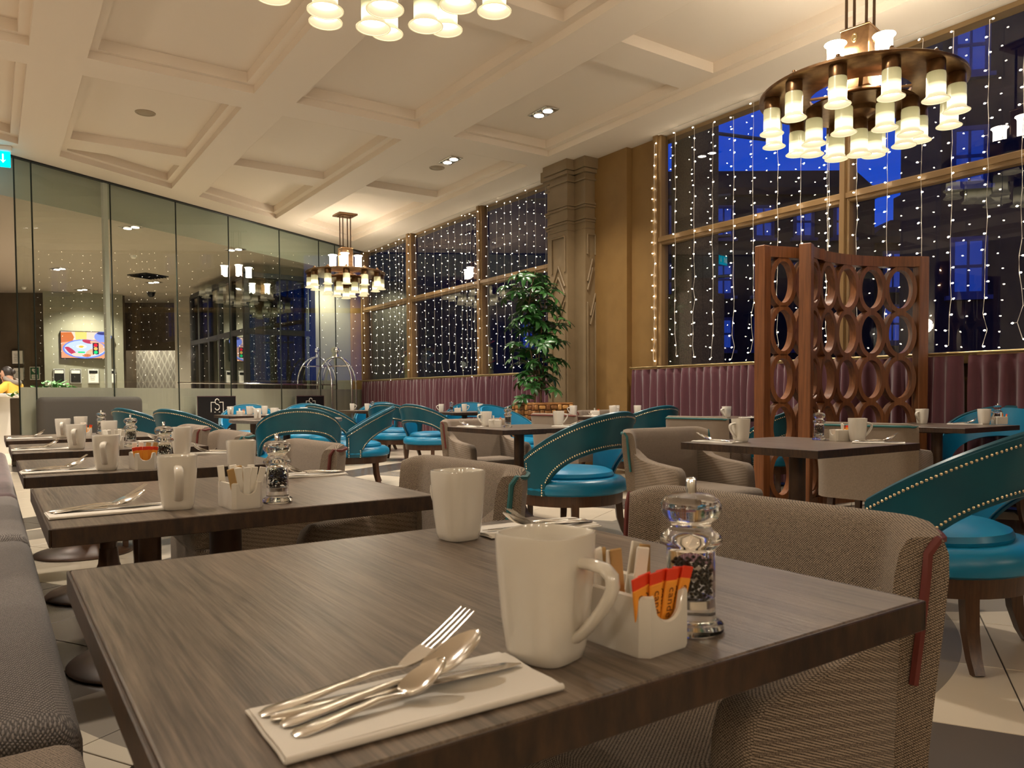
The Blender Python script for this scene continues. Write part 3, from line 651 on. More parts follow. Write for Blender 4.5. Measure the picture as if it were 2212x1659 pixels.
def make_armchair():
    root = thing('armchair', '', 'chair')
    # plan of the back: straight middle, wings turning forward
    def plan(s):      # s in -1..1
        hw = 0.285; a = abs(s)
        if a < 0.62: x, y = a / 0.62 * 0.215, -0.255
        else:
            q = (a - 0.62) / 0.38; ang = R(48) * min(1, q * 1.6); x = 0.215 + 0.075 * math.sin(ang) + max(0, q - 0.625) * 0.10; y = -0.255 + 0.075 * (1 - math.cos(ang)) + max(0, q - 0.625) * 0.115
        return Vector((math.copysign(x, s), y, 0))
    ss = [-1 + 2 * k / 44 for k in range(45)]
    rows = []
    for z in (0.27, 0.34, 0.45, 0.56, 0.66, 0.74, 0.775, 0.795, 0.800):
        r_ = []
        for i, s in enumerate(ss):
            p = plan(s); tn = plan(min(1, s + 0.02)) - plan(max(-1, s - 0.02)); n = Vector((tn.y, -tn.x, 0)).normalized()
            drop = 0.0 if abs(s) < 0.80 else 0.018 * ((abs(s) - 0.80) / 0.20) ** 2
            lean = -0.10 * max(0, z - 0.45); zz = z - (drop if z > 0.6 else 0)
            k = 1.0 + 0.05 * max(0, z - 0.45) / 0.35
            r_.append(((p.x * k, p.y + lean, zz), tuple(n)))
        rows.append(r_)
    mb = MB(); th = [0.075] * 6 + [0.068, 0.05, 0.02]
    h, k = len(rows), len(ss); A = []; B = []
    for r_, t_ in zip(rows, th):
        A.append([tuple(Vector(p) + Vector(n) * t_ / 2) for p, n in r_]); B.append([tuple(Vector(p) - Vector(n) * t_ / 2) for p, n in r_])
    n0 = h * k; vs = [p for r_ in A for p in r_] + [p for r_ in B for p in r_]; fs = []
    for j in range(h - 1):
        for i in range(k - 1): a = j * k + i; fs += [(a, a + 1, a + k + 1, a + k), (n0 + a, n0 + a + k, n0 + a + k + 1, n0 + a + 1)]
    for i in range(k - 1): fs.append((i, n0 + i, n0 + i + 1, i + 1)); a = (h - 1) * k + i; fs.append((a, a + 1, n0 + a + 1, n0 + a))
    for j in range(h - 1): a = j * k; fs.append((a, a + k, n0 + a + k, n0 + a)); a += k - 1; fs.append((a, n0 + a, n0 + a + k, a + k))
    mb.add(vs, fs); mb.build('backrest', M['tweed'], root, smooth=50)
    # piping on the outer edge: up the wing, over the top, down the other wing
    md = lambda j, i, t_=0.5: Vector(A[j][i]) * t_ + Vector(B[j][i]) * (1 - t_)
    pts = [md(j, 0, 0.6) + Vector((0, 0.003, 0)) for j in (3, 4, 5, 6)] + [md(7, 0, 0.8)] + [Vector(A[6][i]) + Vector((0, -0.002, 0.004)) for i in range(2, k - 2)] + [md(7, k - 1, 0.8)] + [md(j, k - 1, 0.6) + Vector((0, 0.003, 0)) for j in (6, 5, 4, 3)]
    mb = MB(); mb.tube(pts, 0.0075, 6); mb.build('piping', M['pipe_teal'], root)
    # seat
    mb = MB(); mb.rbox((0, 0.03, 0.345), (0.50, 0.52, 0.13), 0.02, 2); mb.build('seat', M['tweed'], root, smooth=50)
    mb = MB(); mb.rbox((0, 0.045, 0.435), (0.455, 0.50, 0.09), 0.035, 3); mb.build('seat_cushion', M['tweed'], root, smooth=60)
    for s in (-1, 1):
        mb = MB(); ol = [(-0.23, 0.275), (0.165, 0.275), (0.182, 0.30), (0.162, 0.555), (0.150, 0.585), (0.125, 0.603), (0.06, 0.610), (-0.06, 0.622), (-0.15, 0.64), (-0.20, 0.668), (-0.235, 0.69)]
        # outline in (y, z), rounded across the width
        n = len(ol); lay = [(-0.033, 0.012), (-0.026, 0.003), (-0.012, 0.0), (0.012, 0.0), (0.026, 0.003), (0.033, 0.012)]
        cy = sum(p[0] for p in ol) / n; cz = sum(p[1] for p in ol) / n; vs = []; fs = []
        for dx, ins in lay:
            for y, z in ol:
                L = math.hypot(y - cy, z - cz); f_ = 1 - ins / L; vs.append((s * 0.268 + dx, cy + (y - cy) * f_, cz + (z - cz) * f_))
        for j in range(len(lay) - 1):
            for i in range(n): fs.append((j * n + i, j * n + (i + 1) % n, (j + 1) * n + (i + 1) % n, (j + 1) * n + i))
        fs.append(tuple(range(n - 1, -1, -1))); fs.append(tuple(range((len(lay) - 1) * n, len(lay) * n)))
        mb.add(vs, fs); mb.build('arm', M['tweed'], root, smooth=50)
    for sx in (-1, 1):
        for y0, dy in ((0.22, 0.0), (-0.22, -0.07)):
            mb = MB(); mb.tube([(sx * 0.235, y0, 0.29), (sx * 0.235, y0 + dy * .3, 0.15), (sx * 0.237, y0 + dy, 0.0)], [0.031, 0.027, 0.021], 4, up=(0, 1, 0)); mb.build('leg', M['legwood'], root, smooth=30)
    return cached(root)
red_pipe = {}
def recolor(o, part, m):
    for ch in o.children:
        if ch.name.split('.')[0] == part:
            key = (ch.data.name, m.name)
            if key not in red_pipe: d = ch.data.copy(); d.materials[0] = m; red_pipe[key] = d
            ch.data = red_pipe[key]

def make_table(wx, wy, round_=False, two=False):
    root = thing('dining_table' if not round_ else 'round_table', '', 'table')
    mb = MB()
    if round_: mb.lathe([(0.0, 0.717), (wx - 0.01, 0.717), (wx, 0.723), (wx, 0.749), (wx - 0.006, 0.755), (0.0, 0.755)], 56)
    else:
        mb.rbox((0, 0, 0.7395), (wx, wy, 0.031), 0.0025, 1)
    mb.build('tabletop', M['table'], root, smooth=30)
    if not round_:
        # lipping round the four sides
        for sx, sy, d in ((1, 0, (0.004, wy + 0.008, 0.035)), (-1, 0, (0.004, wy + 0.008, 0.035)), (0, 1, (wx, 0.004, 0.035)), (0, -1, (wx, 0.004, 0.035))):
            mb = MB(); mb.rbox((sx * (wx / 2 + 0.002), sy * (wy / 2 + 0.002), 0.7370), d, 0.0012, 1); mb.build('edge_lipping', M['tableedge'], root, smooth=30)
    for px in ((0.0,) if not two else (-0.24, 0.24)):
        mb = MB(); mb.tube([(px, 0, 0.05), (px, 0, 0.72)], 0.04, 16); mb.build('column', M['pedestal'], root)
        k = 1.0 if not two else 0.85
        mb = MB(); mb.lathe([(0.285 * k, 0.0), (0.290 * k, 0.008), (0.28 * k, 0.017), (0.20 * k, 0.032), (0.12 * k, 0.055), (0.07, 0.095), (0.05, 0.15), (0.042, 0.23)], 32, (px, 0, 0)); mb.build('base', M['pedestal'], root)
        mb = MB(); mb.box((px, 0, 0.708), (0.30, 0.30, 0.016)); mb.build('mounting_plate', M['pedestal'], root, smooth=0)
    return cached(root)

def make_mug():
    root = thing('mug', '', 'mug')
    SQ = 3.4
    mb = MB(); mb.lathe([(0.0, 0.003), (0.024, 0.003), (0.0275, 0.0), (0.0305, 0.002), (0.033, 0.012), (0.0365, 0.04), (0.0395, 0.08), (0.0412, 0.1145), (0.0405, 0.1178), (0.0386, 0.1178), (0.0375, 0.1145), (0.0358, 0.08), (0.0325, 0.035), (0.029, 0.010), (0.0, 0.007)], 48, sq=SQ)
    mb.build('body', M['china'], root, smooth=50)
    mb = MB(); path = [(0.034, 0, 0.094), (0.052, 0, 0.0935), (0.064, 0, 0.091), (0.0705, 0, 0.085), (0.0715, 0, 0.076), (0.068, 0, 0.066), (0.060, 0, 0.053), (0.050, 0, 0.040), (0.041, 0, 0.030), (0.033, 0, 0.024)]
    mb.tube(path, [(0.0098, 0.0052)] * len(path), 10, up=(1, 0, 0.3)); mb.build('handle', M['china'], root, smooth=60)
    return cached(root)

def make_caddy():
    # china sachet holder: open box with a scoop cut in both short ends
    W, D, Hh, tk = 0.068, 0.098, 0.058, 0.0055
    mb = MB(); ol = []; ch = 0.008
    def oct_(w_, d_, c_): return [(-w_ / 2 + c_, -d_ / 2), (w_ / 2 - c_, -d_ / 2), (w_ / 2, -d_ / 2 + c_), (w_ / 2, d_ / 2 - c_), (w_ / 2 - c_, d_ / 2), (-w_ / 2 + c_, d_ / 2), (-w_ / 2, d_ / 2 - c_), (-w_ / 2, -d_ / 2 + c_)]
    # outline with extra points along the short ends for the scoop
    def outl(w_, d_, c_):
        pts = []; nS = 12
        for k in range(nS + 1): x = -w_ / 2 + c_ + (w_ - 2 * c_) * k / nS; pts.append((x, -d_ / 2))
        pts += [(w_ / 2, -d_ / 2 + c_), (w_ / 2, d_ / 2 - c_)]
        for k in range(nS + 1): x = w_ / 2 - c_ - (w_ - 2 * c_) * k / nS; pts.append((x, d_ / 2))
        pts += [(-w_ / 2, d_ / 2 - c_), (-w_ / 2, -d_ / 2 + c_)]; return pts
    def top(x, y):
        if abs(y) > D / 2 - tk * 1.6 and abs(x) < 0.021: return Hh - 0.026 * math.sqrt(max(0, 1 - (x / 0.021) ** 2)) ** 0.8
        return Hh
    A = outl(W, D, ch); Bn = outl(W - 2 * tk, D - 2 * tk, ch * 0.7); n = len(A)
    A0 = [(x * 0.97, y * 0.97, 0) for x, y in A]; A1 = [(x, y, 0.004) for x, y in A]; A2 = [(x, y, top(x, y) - 0.002) for x, y in A]; A3 = [((x * 0.6 + x2 * 0.4), (y * 0.6 + y2 * 0.4), top(x, y)) for (x, y), (x2, y2) in zip(A, Bn)]
    B3 = [(x, y, top(xa, ya) - 0.002) for (x, y), (xa, ya) in zip(Bn, A)]; B0 = [(x, y, tk) for x, y in Bn]
    mb.grid([A0, A1, A2, A3, B3, B0], closed_u=True)
    mb.add(A0, [tuple(range(n - 1, -1, -1))]); mb.add(B0, [tuple(range(n))])
    return mb.build('sachet_holder', M['china'], None, smooth=35)

def make_mill():
    root = thing('pepper_mill', '', 'pepper mill')
    outer = [(0.0, 0.0), (0.0310, 0.0), (0.0335, 0.002), (0.0335, 0.008), (0.0300, 0.0115), (0.0255, 0.014), (0.0250, 0.020), (0.0250, 0.086), (0.0265, 0.088), (0.0312, 0.091), (0.0318, 0.095), (0.0298, 0.100), (0.0235, 0.104), (0.0200, 0.1085), (0.0212, 0.113), (0.0275, 0.118), (0.0308, 0.124), (0.0308, 0.131), (0.0272, 0.138), (0.0190, 0.142), (0.0, 0.1435)]
    inner = [(0.0, 0.036), (0.0228, 0.036), (0.0228, 0.0845), (0.010, 0.0925), (0.0, 0.0945)]
    mb = MB(); mb.lathe(outer, 32); mb.build('body', M['acrylic'], root, smooth=50)
    m2 = MB(); m2.lathe(inner, 28); o = m2.build('chamber', M['acrylic'], root, smooth=50)
    o.data.flip_normals()
    mb = MB(); rnd = random.Random(3)
    for k in range(230):
        a = rnd.random() * 6.283; r = 0.0208 * math.sqrt(rnd.random()); z = 0.038 + 0.040 * rnd.random(); s = 0.0024
        c = (r * math.cos(a), r * math.sin(a), z)
        mb.add([(c[0] + s, c[1], c[2]), (c[0] - s, c[1], c[2]), (c[0], c[1] + s, c[2]), (c[0], c[1] - s, c[2]), (c[0], c[1], c[2] + s), (c[0], c[1], c[2] - s)], [(0, 2, 4), (2, 1, 4), (1, 3, 4), (3, 0, 4), (2, 0, 5), (1, 2, 5), (3, 1, 5), (0, 3, 5)])
    mb.build('peppercorns', M['pepper'], root, smooth=90, kind='stuff')
    mb = MB(); mb.lathe([(0.0, 0.140), (0.0052, 0.140), (0.0054, 0.157), (0.0045, 0.1585), (0.0, 0.1585)], 16); mb.build('turning_pin', M['chrome'], root, smooth=50)
    mb = MB(); mb.lathe([(0.012, 0.026), (0.0215, 0.026), (0.0215, 0.0345), (0.012, 0.0345)], 20, close=True); mb.build('grinder_ring', M['chrome'], root, smooth=50)
    return cached(root)

def make_napkin():
    L, Wd = 0.232, 0.100; rows = []
    mb = MB()
    def leaf(z0, th, w0, w1, dy, l):
        rows = []
        for j in range(7):
            v = j / 6; y = w0 + (w1 - w0) * v + dy; r_ = []
            for i in range(13):
                u = i / 12; x = -l / 2 + l * u; z = z0 + 0.0010 * math.sin(u * 5 + v * 3) + 0.0008 * math.sin(v * 9)
                r_.append(((x, y, z), (0, 0, 1)))
            rows.append(r_)
        mb.shell(rows, th)
    leaf(0.0016, 0.0018, -Wd / 2, Wd / 2, 0, L); leaf(0.0034, 0.0015, -Wd / 2 + 0.003, Wd / 2 - 0.004, 0.001, L - 0.004); leaf(0.0050, 0.0014, -Wd / 2 + 0.001, Wd / 2 - 0.012, 0.0, L - 0.002)
    mb.tube([(-L / 2 + .001, -Wd / 2, 0.0033), (L / 2 - .001, -Wd / 2, 0.0033)], 0.0030, 8)
    return mb.build('napkin', M['linen'], None, smooth=50)

def handle_pts(L, z0):
    # handle from the heel (x=0) towards the bowl (x=L)
    return [(L * k, 0, z) for k, z in ((0, z0), (0.06, z0 + .001), (0.25, z0 + 0.002), (0.5, z0 + 0.0035), (0.75, z0 + 0.0050), (0.92, z0 + 0.0040), (1.0, z0 + 0.0030))]
HW = [(0.0045, 0.0012), (0.0088, 0.0019), (0.0082, 0.0022), (0.0062, 0.0022), (0.0040, 0.0022), (0.0030, 0.0022), (0.0042, 0.0018)]
def make_spoon(L, bl, bw):
    mb = MB(); mb.tube(handle_pts(L, 0.0015), HW, 10)
    rows = []; z1 = 0.0046
    for j in range(9):
        v = -1 + 2 * j / 8; r_ = []
        for i in range(15):
            u = -1 + 2 * i / 14; wdt = bw * math.sqrt(max(0.0, 1 - u * u)) * (1.0 + 0.18 * -u)
            x = L + bl * (1 + u) - 0.003; y = wdt * v; d = (1 - u * u) * (1 - v * v)
            z = z1 - 0.0095 * d + 0.0005 + bl * (1 + u) * 0.40
            r_.append(((x, y, z), (0, 0, 1)))
        rows.append(r_)
    mb.shell(rows, 0.0014)
    return mb
def make_fork():
    mb = MB(); L = 0.125; mb.tube(handle_pts(L, 0.0015), HW, 10)
    rows = []
    for j in range(5):
        v = -1 + 2 * j / 4; r_ = []
        for i in range(7):
            u = i / 6; wd = 0.0040 + 0.0075 * math.sin(min(1, u * 1.3) * math.pi / 2); r_.append(((L + 0.030 * u - 0.002, wd * v, 0.0045 + 0.010 * u), (0, 0, 1)))
        rows.append(r_)
    mb.shell(rows, 0.0016)
    for y in (-0.0098, -0.0033, 0.0033, 0.0098):
        mb.tube([(L + 0.026, y, 0.0137), (L + 0.040, y, 0.0205), (L + 0.058, y * .98, 0.0305), (L + 0.072, y * .96, 0.0390)], [(0.0017, 0.0009)] * 3 + [(0.0007, 0.0006)], 6)
    return mb
def make_knife():
    mb = MB(); L = 0.105; mb.tube([(0, 0, .003), (0.01, 0, .003), (0.05, 0, .0034), (L - 0.006, 0, .0034), (L, 0, .0034)], [(0.004, 0.0022), (0.0078, 0.0032), (0.0072, 0.0034), (0.0058, 0.0032), (0.0066, 0.0036)], 10)
    mb.tube([(L, 0, .003), (L + 0.01, 0, .0026), (L + 0.07, -.001, .0022), (L + 0.10, -.003, .0022), (L + 0.112, -.006, .0022)], [(0.004, 0.0022), (0.0075, 0.0012), (0.0088, 0.0009), (0.0070, 0.0007), (0.001, 0.0005)], 8)
    return mb

def make_sachet(kind):
    if kind == 'stick':
        mb = MB(); mb.rbox((0, 0, 0.042), (0.0155, 0.0035, 0.084), 0.0012, 1); return mb
    mb = MB(); mb.rbox((0, 0, 0.030), (0.0160, 0.0030, 0.060), 0.0010, 1); mb.rbox((0, 0, 0.0655), (0.0165, 0.0018, 0.012), 0.0006, 1, 1); return mb
# ------------------------------------------------------------ chandeliers
def shade_mat():
    m = bpy.data.materials.new('lit_glass_shade'); m.use_nodes = True; t = m.node_tree; b = t.nodes['Principled BSDF']
    b.inputs['Base Color'].default_value = (0.34, 0.31, 0.19, 1); b.inputs['Roughness'].default_value = 0.25
    tc = t.nodes.new('ShaderNodeTexCoord'); sp = t.nodes.new('ShaderNodeSeparateXYZ'); t.links.new(tc.outputs['Generated'], sp.inputs[0])
    rp = t.nodes.new('ShaderNodeValToRGB'); e = rp.color_ramp.elements
    e[0].position = 0.0; e[0].color = (0.42, 0.35, 0.23, 1); e[1].position = 1.0; e[1].color = (0.115, 0.100, 0.048, 1)
    q = e.new(0.14); q.color = (0.50, 0.42, 0.27, 1)
    q = e.new(0.27); q.color = (1.5, 1.28, 0.80, 1); q = e.new(0.42); q.color = (1.25, 1.05, 0.60, 1); q = e.new(0.58); q.color = (0.28, 0.245, 0.125, 1)
    t.links.new(sp.outputs['Z'], rp.inputs[0]); t.links.new(rp.outputs[0], b.inputs['Emission Color']); b.inputs['Emission Strength'].default_value = 1.0
    return m
M['shade'] = shade_mat()
M['uplamp'] = emis('lit_upper_shade', (1.0, 0.88, 0.70), 34.0)
M['shaderim'] = mat('glass_shade_rim', (0.70, 0.62, 0.42), 0.3, emit=(1.0, 0.85, 0.5), es=0.35)
M['diffuser'] = emis('bulb_diffuser', (1.0, 0.88, 0.68), 5.0)
def make_chandelier():
    # origin at the middle of the ring; ceiling plate 1.03 above
    root = thing('chandelier', '', 'chandelier')
    mb = MB(); mb.lathe([(0.36, -0.016), (0.725, -0.016), (0.74, -0.008), (0.74, 0.008), (0.725, 0.018), (0.36, 0.012)], 64, close=True); mb.build('ring', M['bronze'], root, smooth=40)
    mb = MB(); mb.lathe([(0.13, -0.02), (0.20, -0.02), (0.22, -0.065), (0.30, -0.07), (0.31, -0.115), (0.30, -0.125), (0.0, -0.125)], 40); mb.build('drum', M['bronze'], root)
    mb = MB(); mb.lathe([(0.16, -0.115), (0.40, -0.115), (0.405, -0.130), (0.16, -0.130)], 48, close=True)
    mb.lathe([(0.0, -0.20), (0.06, -0.20), (0.12, -0.155), (0.12, -0.125)], 32)
    mb.build('lower_ring', M['bronze'], root)
    for k in range(4):
        a = k * math.pi / 2 + 0.4; mb = MB(); mb.box((math.cos(a) * 0.3, math.sin(a) * 0.3, 0), (0.34, 0.03, 0.014), 0, Matrix.Rotation(a, 3, 'Z')); mb.build('ring_arm', M['bronze'], root, smooth=0)
    mb = MB(); mb.rbox((0, 0, 0.235), (0.215, 0.215, 0.45), 0.006, 1); mb.rbox((0, 0, 0.465), (0.225, 0.225, 0.012), 0.003, 1); mb.build('column_box', M['bronze'], root, smooth=30)
    for a in range(4):
        mb = MB(); mb.lathe([(0.0, 0.0), (0.028, 0.0), (0.028, 0.004), (0.020, 0.006), (0.018, 0.004), (0.012, 0.004), (0.010, 0.007), (0.0, 0.008)], 20); o = mb.build('emblem', M['brass'], root)
        o.rotation_euler = (R(90), 0, a * math.pi / 2); o.location = (math.sin(a * math.pi / 2) * 0.1075, -math.cos(a * math.pi / 2) * 0.1075, 0.385); o.scale = (0.8, 1.3, 1)
    for x in (-0.075, 0.075):
        for y in (-0.075, 0.075):
            mb = MB(); mb.tube([(x, y, 0.46), (x, y, 1.09)], 0.011, 8); mb.build('rod', M['rod'], root)
    mb = MB(); mb.rbox((0, 0, 1.085), (0.36, 0.36, 0.028), 0.004, 1); mb.rbox((0, 0, 1.065), (0.22, 0.22, 0.02), 0.003, 1); mb.build('ceiling_plate', M['bronze'], root, smooth=30)
    cap = MB(); cap.lathe([(0.045, 0.0), (0.052, -0.01), (0.052, -0.085), (0.045, -0.09)], 20)
    sh = MB(); sh.lathe([(0.0505, -0.08), (0.054, -0.10), (0.054, -0.235), (0.058, -0.248), (0.074, -0.262), (0.0745, -0.268), (0.055, -0.252), (0.0505, -0.235), (0.0505, -0.10)], 24)
    rim = MB(); rim.tube([(0.0755 * math.cos(a), 0.0755 * math.sin(a), -0.267) for a in [k * math.pi / 14 for k in range(28)]], 0.0035, 6, closed=True)
    dif = MB(); dif.lathe([(0.0, -0.236), (0.050, -0.236)], 20)
    fin = MB(); fin.lathe([(0.052, 0.0), (0.050, 0.012), (0.036, 0.026), (0.016, 0.040), (0.014, 0.052), (0.0, 0.060)], 16)
    pro = {}
    def lamp(x, y, z, finial):
        LS = 1.16
        for nm, mb, m_ in (('lamp_cap', cap, M['bronze']), ('lamp_shade', sh, M['shade'])):
            if nm not in pro: o = mb.build(nm, m_, root, smooth=50); pro[nm] = o.data; 
            else: o = bpy.data.objects.new(nm, pro[nm]); C.objects.link(o); o.parent = root
            o.location = (x, y, z); o.scale = (LS, LS, 1.02)
        for nm, mb, m_ in (('shade_rim', rim, M['shaderim']), ('diffuser', dif, M['diffuser'])):
            if nm not in pro: s_ = mb.build(nm, m_, o, smooth=50); pro[nm] = s_.data
            else: s_ = bpy.data.objects.new(nm, pro[nm]); C.objects.link(s_); s_.parent = o
        if finial:
            if 'finial' not in pro: f_ = fin.build('finial', M['bronze'], root); pro['finial'] = f_.data
            else: f_ = bpy.data.objects.new('finial', pro['finial']); C.objects.link(f_); f_.parent = root
            f_.location = (x, y, 0.012)
    for k in range(12): a = 2 * math.pi * (k + 0.3) / 12; lamp(0.655 * math.cos(a), 0.655 * math.sin(a), -0.012, True)
    for k in range(8): a = 2 * math.pi * (k + 0.1) / 8; lamp(0.36 * math.cos(a), 0.36 * math.sin(a), -0.125, False)
    lamp(0, 0, -0.20, False)
    up = MB(); up.lathe([(0.0, -0.03), (0.03, -0.03), (0.058, -0.02), (0.060, 0.17), (0.064, 0.185), (0.080, 0.198), (0.078, 0.202), (0.058, 0.187), (0.0, 0.18)], 24); um = None
    for k in range(4):
        a = math.pi / 4 + k * math.pi / 2 + 0.35
        if um is None: o = up.build('upper_lamp', M['uplamp'], root, smooth=50); um = o.data
        else: o = bpy.data.objects.new('upper_lamp', um); C.objects.link(o); o.parent = root
        o.location = (0.235 * math.cos(a), 0.235 * math.sin(a), 0.135)
    return cached(root)
# a chandelier's parts keep their names when it is copied, sub-parts included
ch = make_chandelier()
ZR = ZC + 0.185 - 1.10
put(ch, True, (5.6, 3.42, ZR), R(10), 'large bronze ring chandelier hanging in front of the blue window by the wooden screen', 'ring chandeliers')
put(ch, False, (1.6, 3.4, ZR), R(25), 'bronze ring chandelier cut off by the top edge, only its lower shades showing', 'ring chandeliers')
put(ch, False, (5.6, 13.75, ZR), R(0), 'small looking far bronze ring chandelier hanging near the corner of glass wall and window', 'ring chandeliers')

# double downlights, speakers, exit sign
def make_down():
    root = thing('downlight', '', 'downlight'); mb = MB(); mb.rbox((0, 0, -0.006), (0.20, 0.38, 0.014), 0.003, 1); mb.build('frame', M['steel'], root, smooth=0)
    for y in (-0.09, 0.09):
        mb = MB(); mb.lathe([(0.060, -0.014), (0.075, -0.014), (0.075, -0.024), (0.058, -0.020)], 20, (0, y, 0), close=True); mb.build('bezel', M['chrome'], root)
        mb = MB(); mb.lathe([(0.0, -0.021), (0.058, -0.021), (0.058, -0.016)], 20, (0, y, 0)); mb.build('lamp', M['lamp'], root, smooth=0)
    return cached(root)
dn = make_down()
for k, (x, y, z, rz, lb) in enumerate(((5.60, 7.50, ZC + .185, 0, 'double square downlight in the coffer nearest the pillar top'), (5.60, 9.75, ZC + .185, 0, 'double downlight beside the round ceiling speaker above the window'),
    (1.94, 13.68, ZL, R(30), 'double downlight on the lobby ceiling just behind the white glass post'), (1.28, 18.88, ZL, R(30), 'double downlight on the lobby ceiling above the television, to its left'),
    (1.99, 22.2, ZL, R(30), 'double downlight right over the sage television wall'), (3.28, 19.9, ZL, R(30), 'double downlight beside the dark ceiling vent in the lobby'), (3.82, 14.7, ZL, R(30), 'double downlight seen through glass next to the reflected chandelier'))):
    put(dn, k == 0, (x, y, z), rz, lb, 'twin downlights')
def speaker(x, y, lb, first=[True]):
    mb = MB(); mb.lathe([(0.0, -0.006), (0.085, -0.006), (0.088, -0.004), (0.095, -0.010), (0.112, -0.008), (0.115, 0.0), (0.0, 0.0)], 32); o = mb.build('ceiling_speaker', mat('speaker_grille', (0.32, 0.25, 0.17), 0.6, bump=(300, 0.3, 0.001)), None); o.location = (x, y, ZC + 0.185); tag(o, lb, 'speaker', 'ceiling speakers')
speaker(1.62, 10.15, 'round beige speaker in the left coffer with the oblique edge'); speaker(5.62, 10.2, 'round beige speaker set beside a double downlight')
def exit_sign(loc, rz, lb):
    r = thing('exit_sign', lb, 'sign', loc, rz)
    mb = MB(); mb.rbox((0, 0, -0.03), (0.40, 0.07, 0.06), 0.01, 1); mb.build('housing', M['white'], r, smooth=30)
    mb = MB(); mb.rbox((0, 0, -0.17), (0.36, 0.014, 0.20), 0.004, 1); pl = mb.build('sign_panel', M['cyan'], r, smooth=30)
    mb = MB(); y = -0.009
    # arrow pointing down, and a running figure beside it
    mb.box((0.10, y, -0.15), (0.016, 0.002, 0.09)); mb.add([(0.068, y, -0.175), (0.10, y, -0.218), (0.132, y, -0.175), (0.10, y, -0.195)], [(0, 1, 2, 3)])
    mb.lathe([(0.0, -.001), (0.013, -.001), (0.013, .001), (0.0, .001)], 12, (0, 0, 0), 0); 
    n = len(mb.v)
    mb.v[-48:] = [(x - 0.05, y + zz, -0.11 + yy) for x, yy, zz in mb.v[-48:]]
    for a, b in (((-0.05, -0.122), (-0.06, -0.165)), ((-0.052, -0.13), (-0.022, -0.145)), ((-0.052, -0.13), (-0.085, -0.14)), ((-0.06, -0.165), (-0.035, -0.19)), ((-0.035, -0.19), (-0.04, -0.22)), ((-0.06, -0.165), (-0.08, -0.19)), ((-0.08, -0.19), (-0.105, -0.195))):
        mb.tube([(a[0], y, a[1]), (b[0], y, b[1])], 0.006, 4)
    mb.box((-0.13, y, -0.165), (0.05, 0.002, 0.12))
    mb.build('sign_symbol', M['signwhite'], r, smooth=0); return r
exit_sign((0.11, 11.86, ZC), R(-10), 'glowing cyan exit sign with down arrow hanging at the left edge of the ceiling')

# ------------------------------------------------------------ curtains, rails, strings of lights
def curtain(y0, y1, lb, seed, x=6.90, zt=1.315, zb=0.06):
    rnd = random.Random(seed); n = int((y1 - y0) / 0.012); ph = 0.0; rows = []; offs = []
    k = 0; freq = 0.13
    for i in range(n + 1):
        if i % 9 == 0: freq = rnd.uniform(0.09, 0.17)
        ph += 0.012 / freq * 2 * math.pi; offs.append((ph, rnd.random()))
    sm = [rnd.uniform(0.6, 1.25) for _ in range(n + 2)]
    for z in (zt, zt - 0.03, zt - 0.055, zt - 0.07, zt - 0.10, zt - 0.25, zt - 0.5, zt - 0.8, zb):
        r_ = []
        for i in range(n + 1):
            p, q = offs[i]; d = zt - z
            amp = 0.014 + 0.024 * min(1, d / 0.25); amp *= sm[(i // 11)] ; hem = -0.004 if 0.05 < d < 0.075 else 0
            s = math.sin(p); s = math.copysign(abs(s) ** 0.7, s)
            r_.append(((x + amp * s + hem * (1 if s < 0 else .2) + 0.010 * math.sin(p * 0.31 + z * 3), y0 + (y1 - y0) * i / n, z), (1, 0, 0)))
        rows.append(r_)
    mb = MB(); mb.shell(rows, 0.003); o = mb.build('curtain', M['curtain'], None, smooth=80); return tag(o, lb, 'curtain', 'plum cafe curtains')
curtain(9.0, 16.05, 'long plum pleated cafe curtain under the far window, from the glass corner to the planter', 1)
curtain(3.24, 7.33, 'plum pleated cafe curtain running from the gold pier to behind the wooden screen', 2)
curtain(-1.0, 3.19, 'plum cafe curtain beyond the dark gap, at the extreme right of the window', 5)
def rail(y0, y1, lb):
    r = thing('curtain_rail', lb, 'curtain rail', (6.90, y0, 1.338)); mb = MB(); mb.tube([(0, 0, 0), (0, y1 - y0, 0)], 0.013, 10); mb.build('tube', M['brass'], r)
    for s, yy in ((-1, 0), (1, y1 - y0)):
        mb = MB(); mb.lathe([(0.0, 0), (0.02, 0.0), (0.022, 0.012), (0.012, 0.024), (0, 0.026)], 12); o = mb.build('finial', M['brass'], r); o.rotation_euler = (R(-90 * s), 0, 0); o.location = (0, yy, 0)
    for k in range(3):
        mb = MB(); mb.box((0.05, (y1 - y0) * (0.1 + 0.4 * k), -0.012), (0.11, 0.02, 0.012)); mb.build('bracket', M['brass'], r, smooth=0)
rail(8.95, 16.1, 'thin brass curtain rail below the far window'); rail(-1.0, 7.36, 'thin brass curtain rail below the near window, crossing behind the wooden screen')

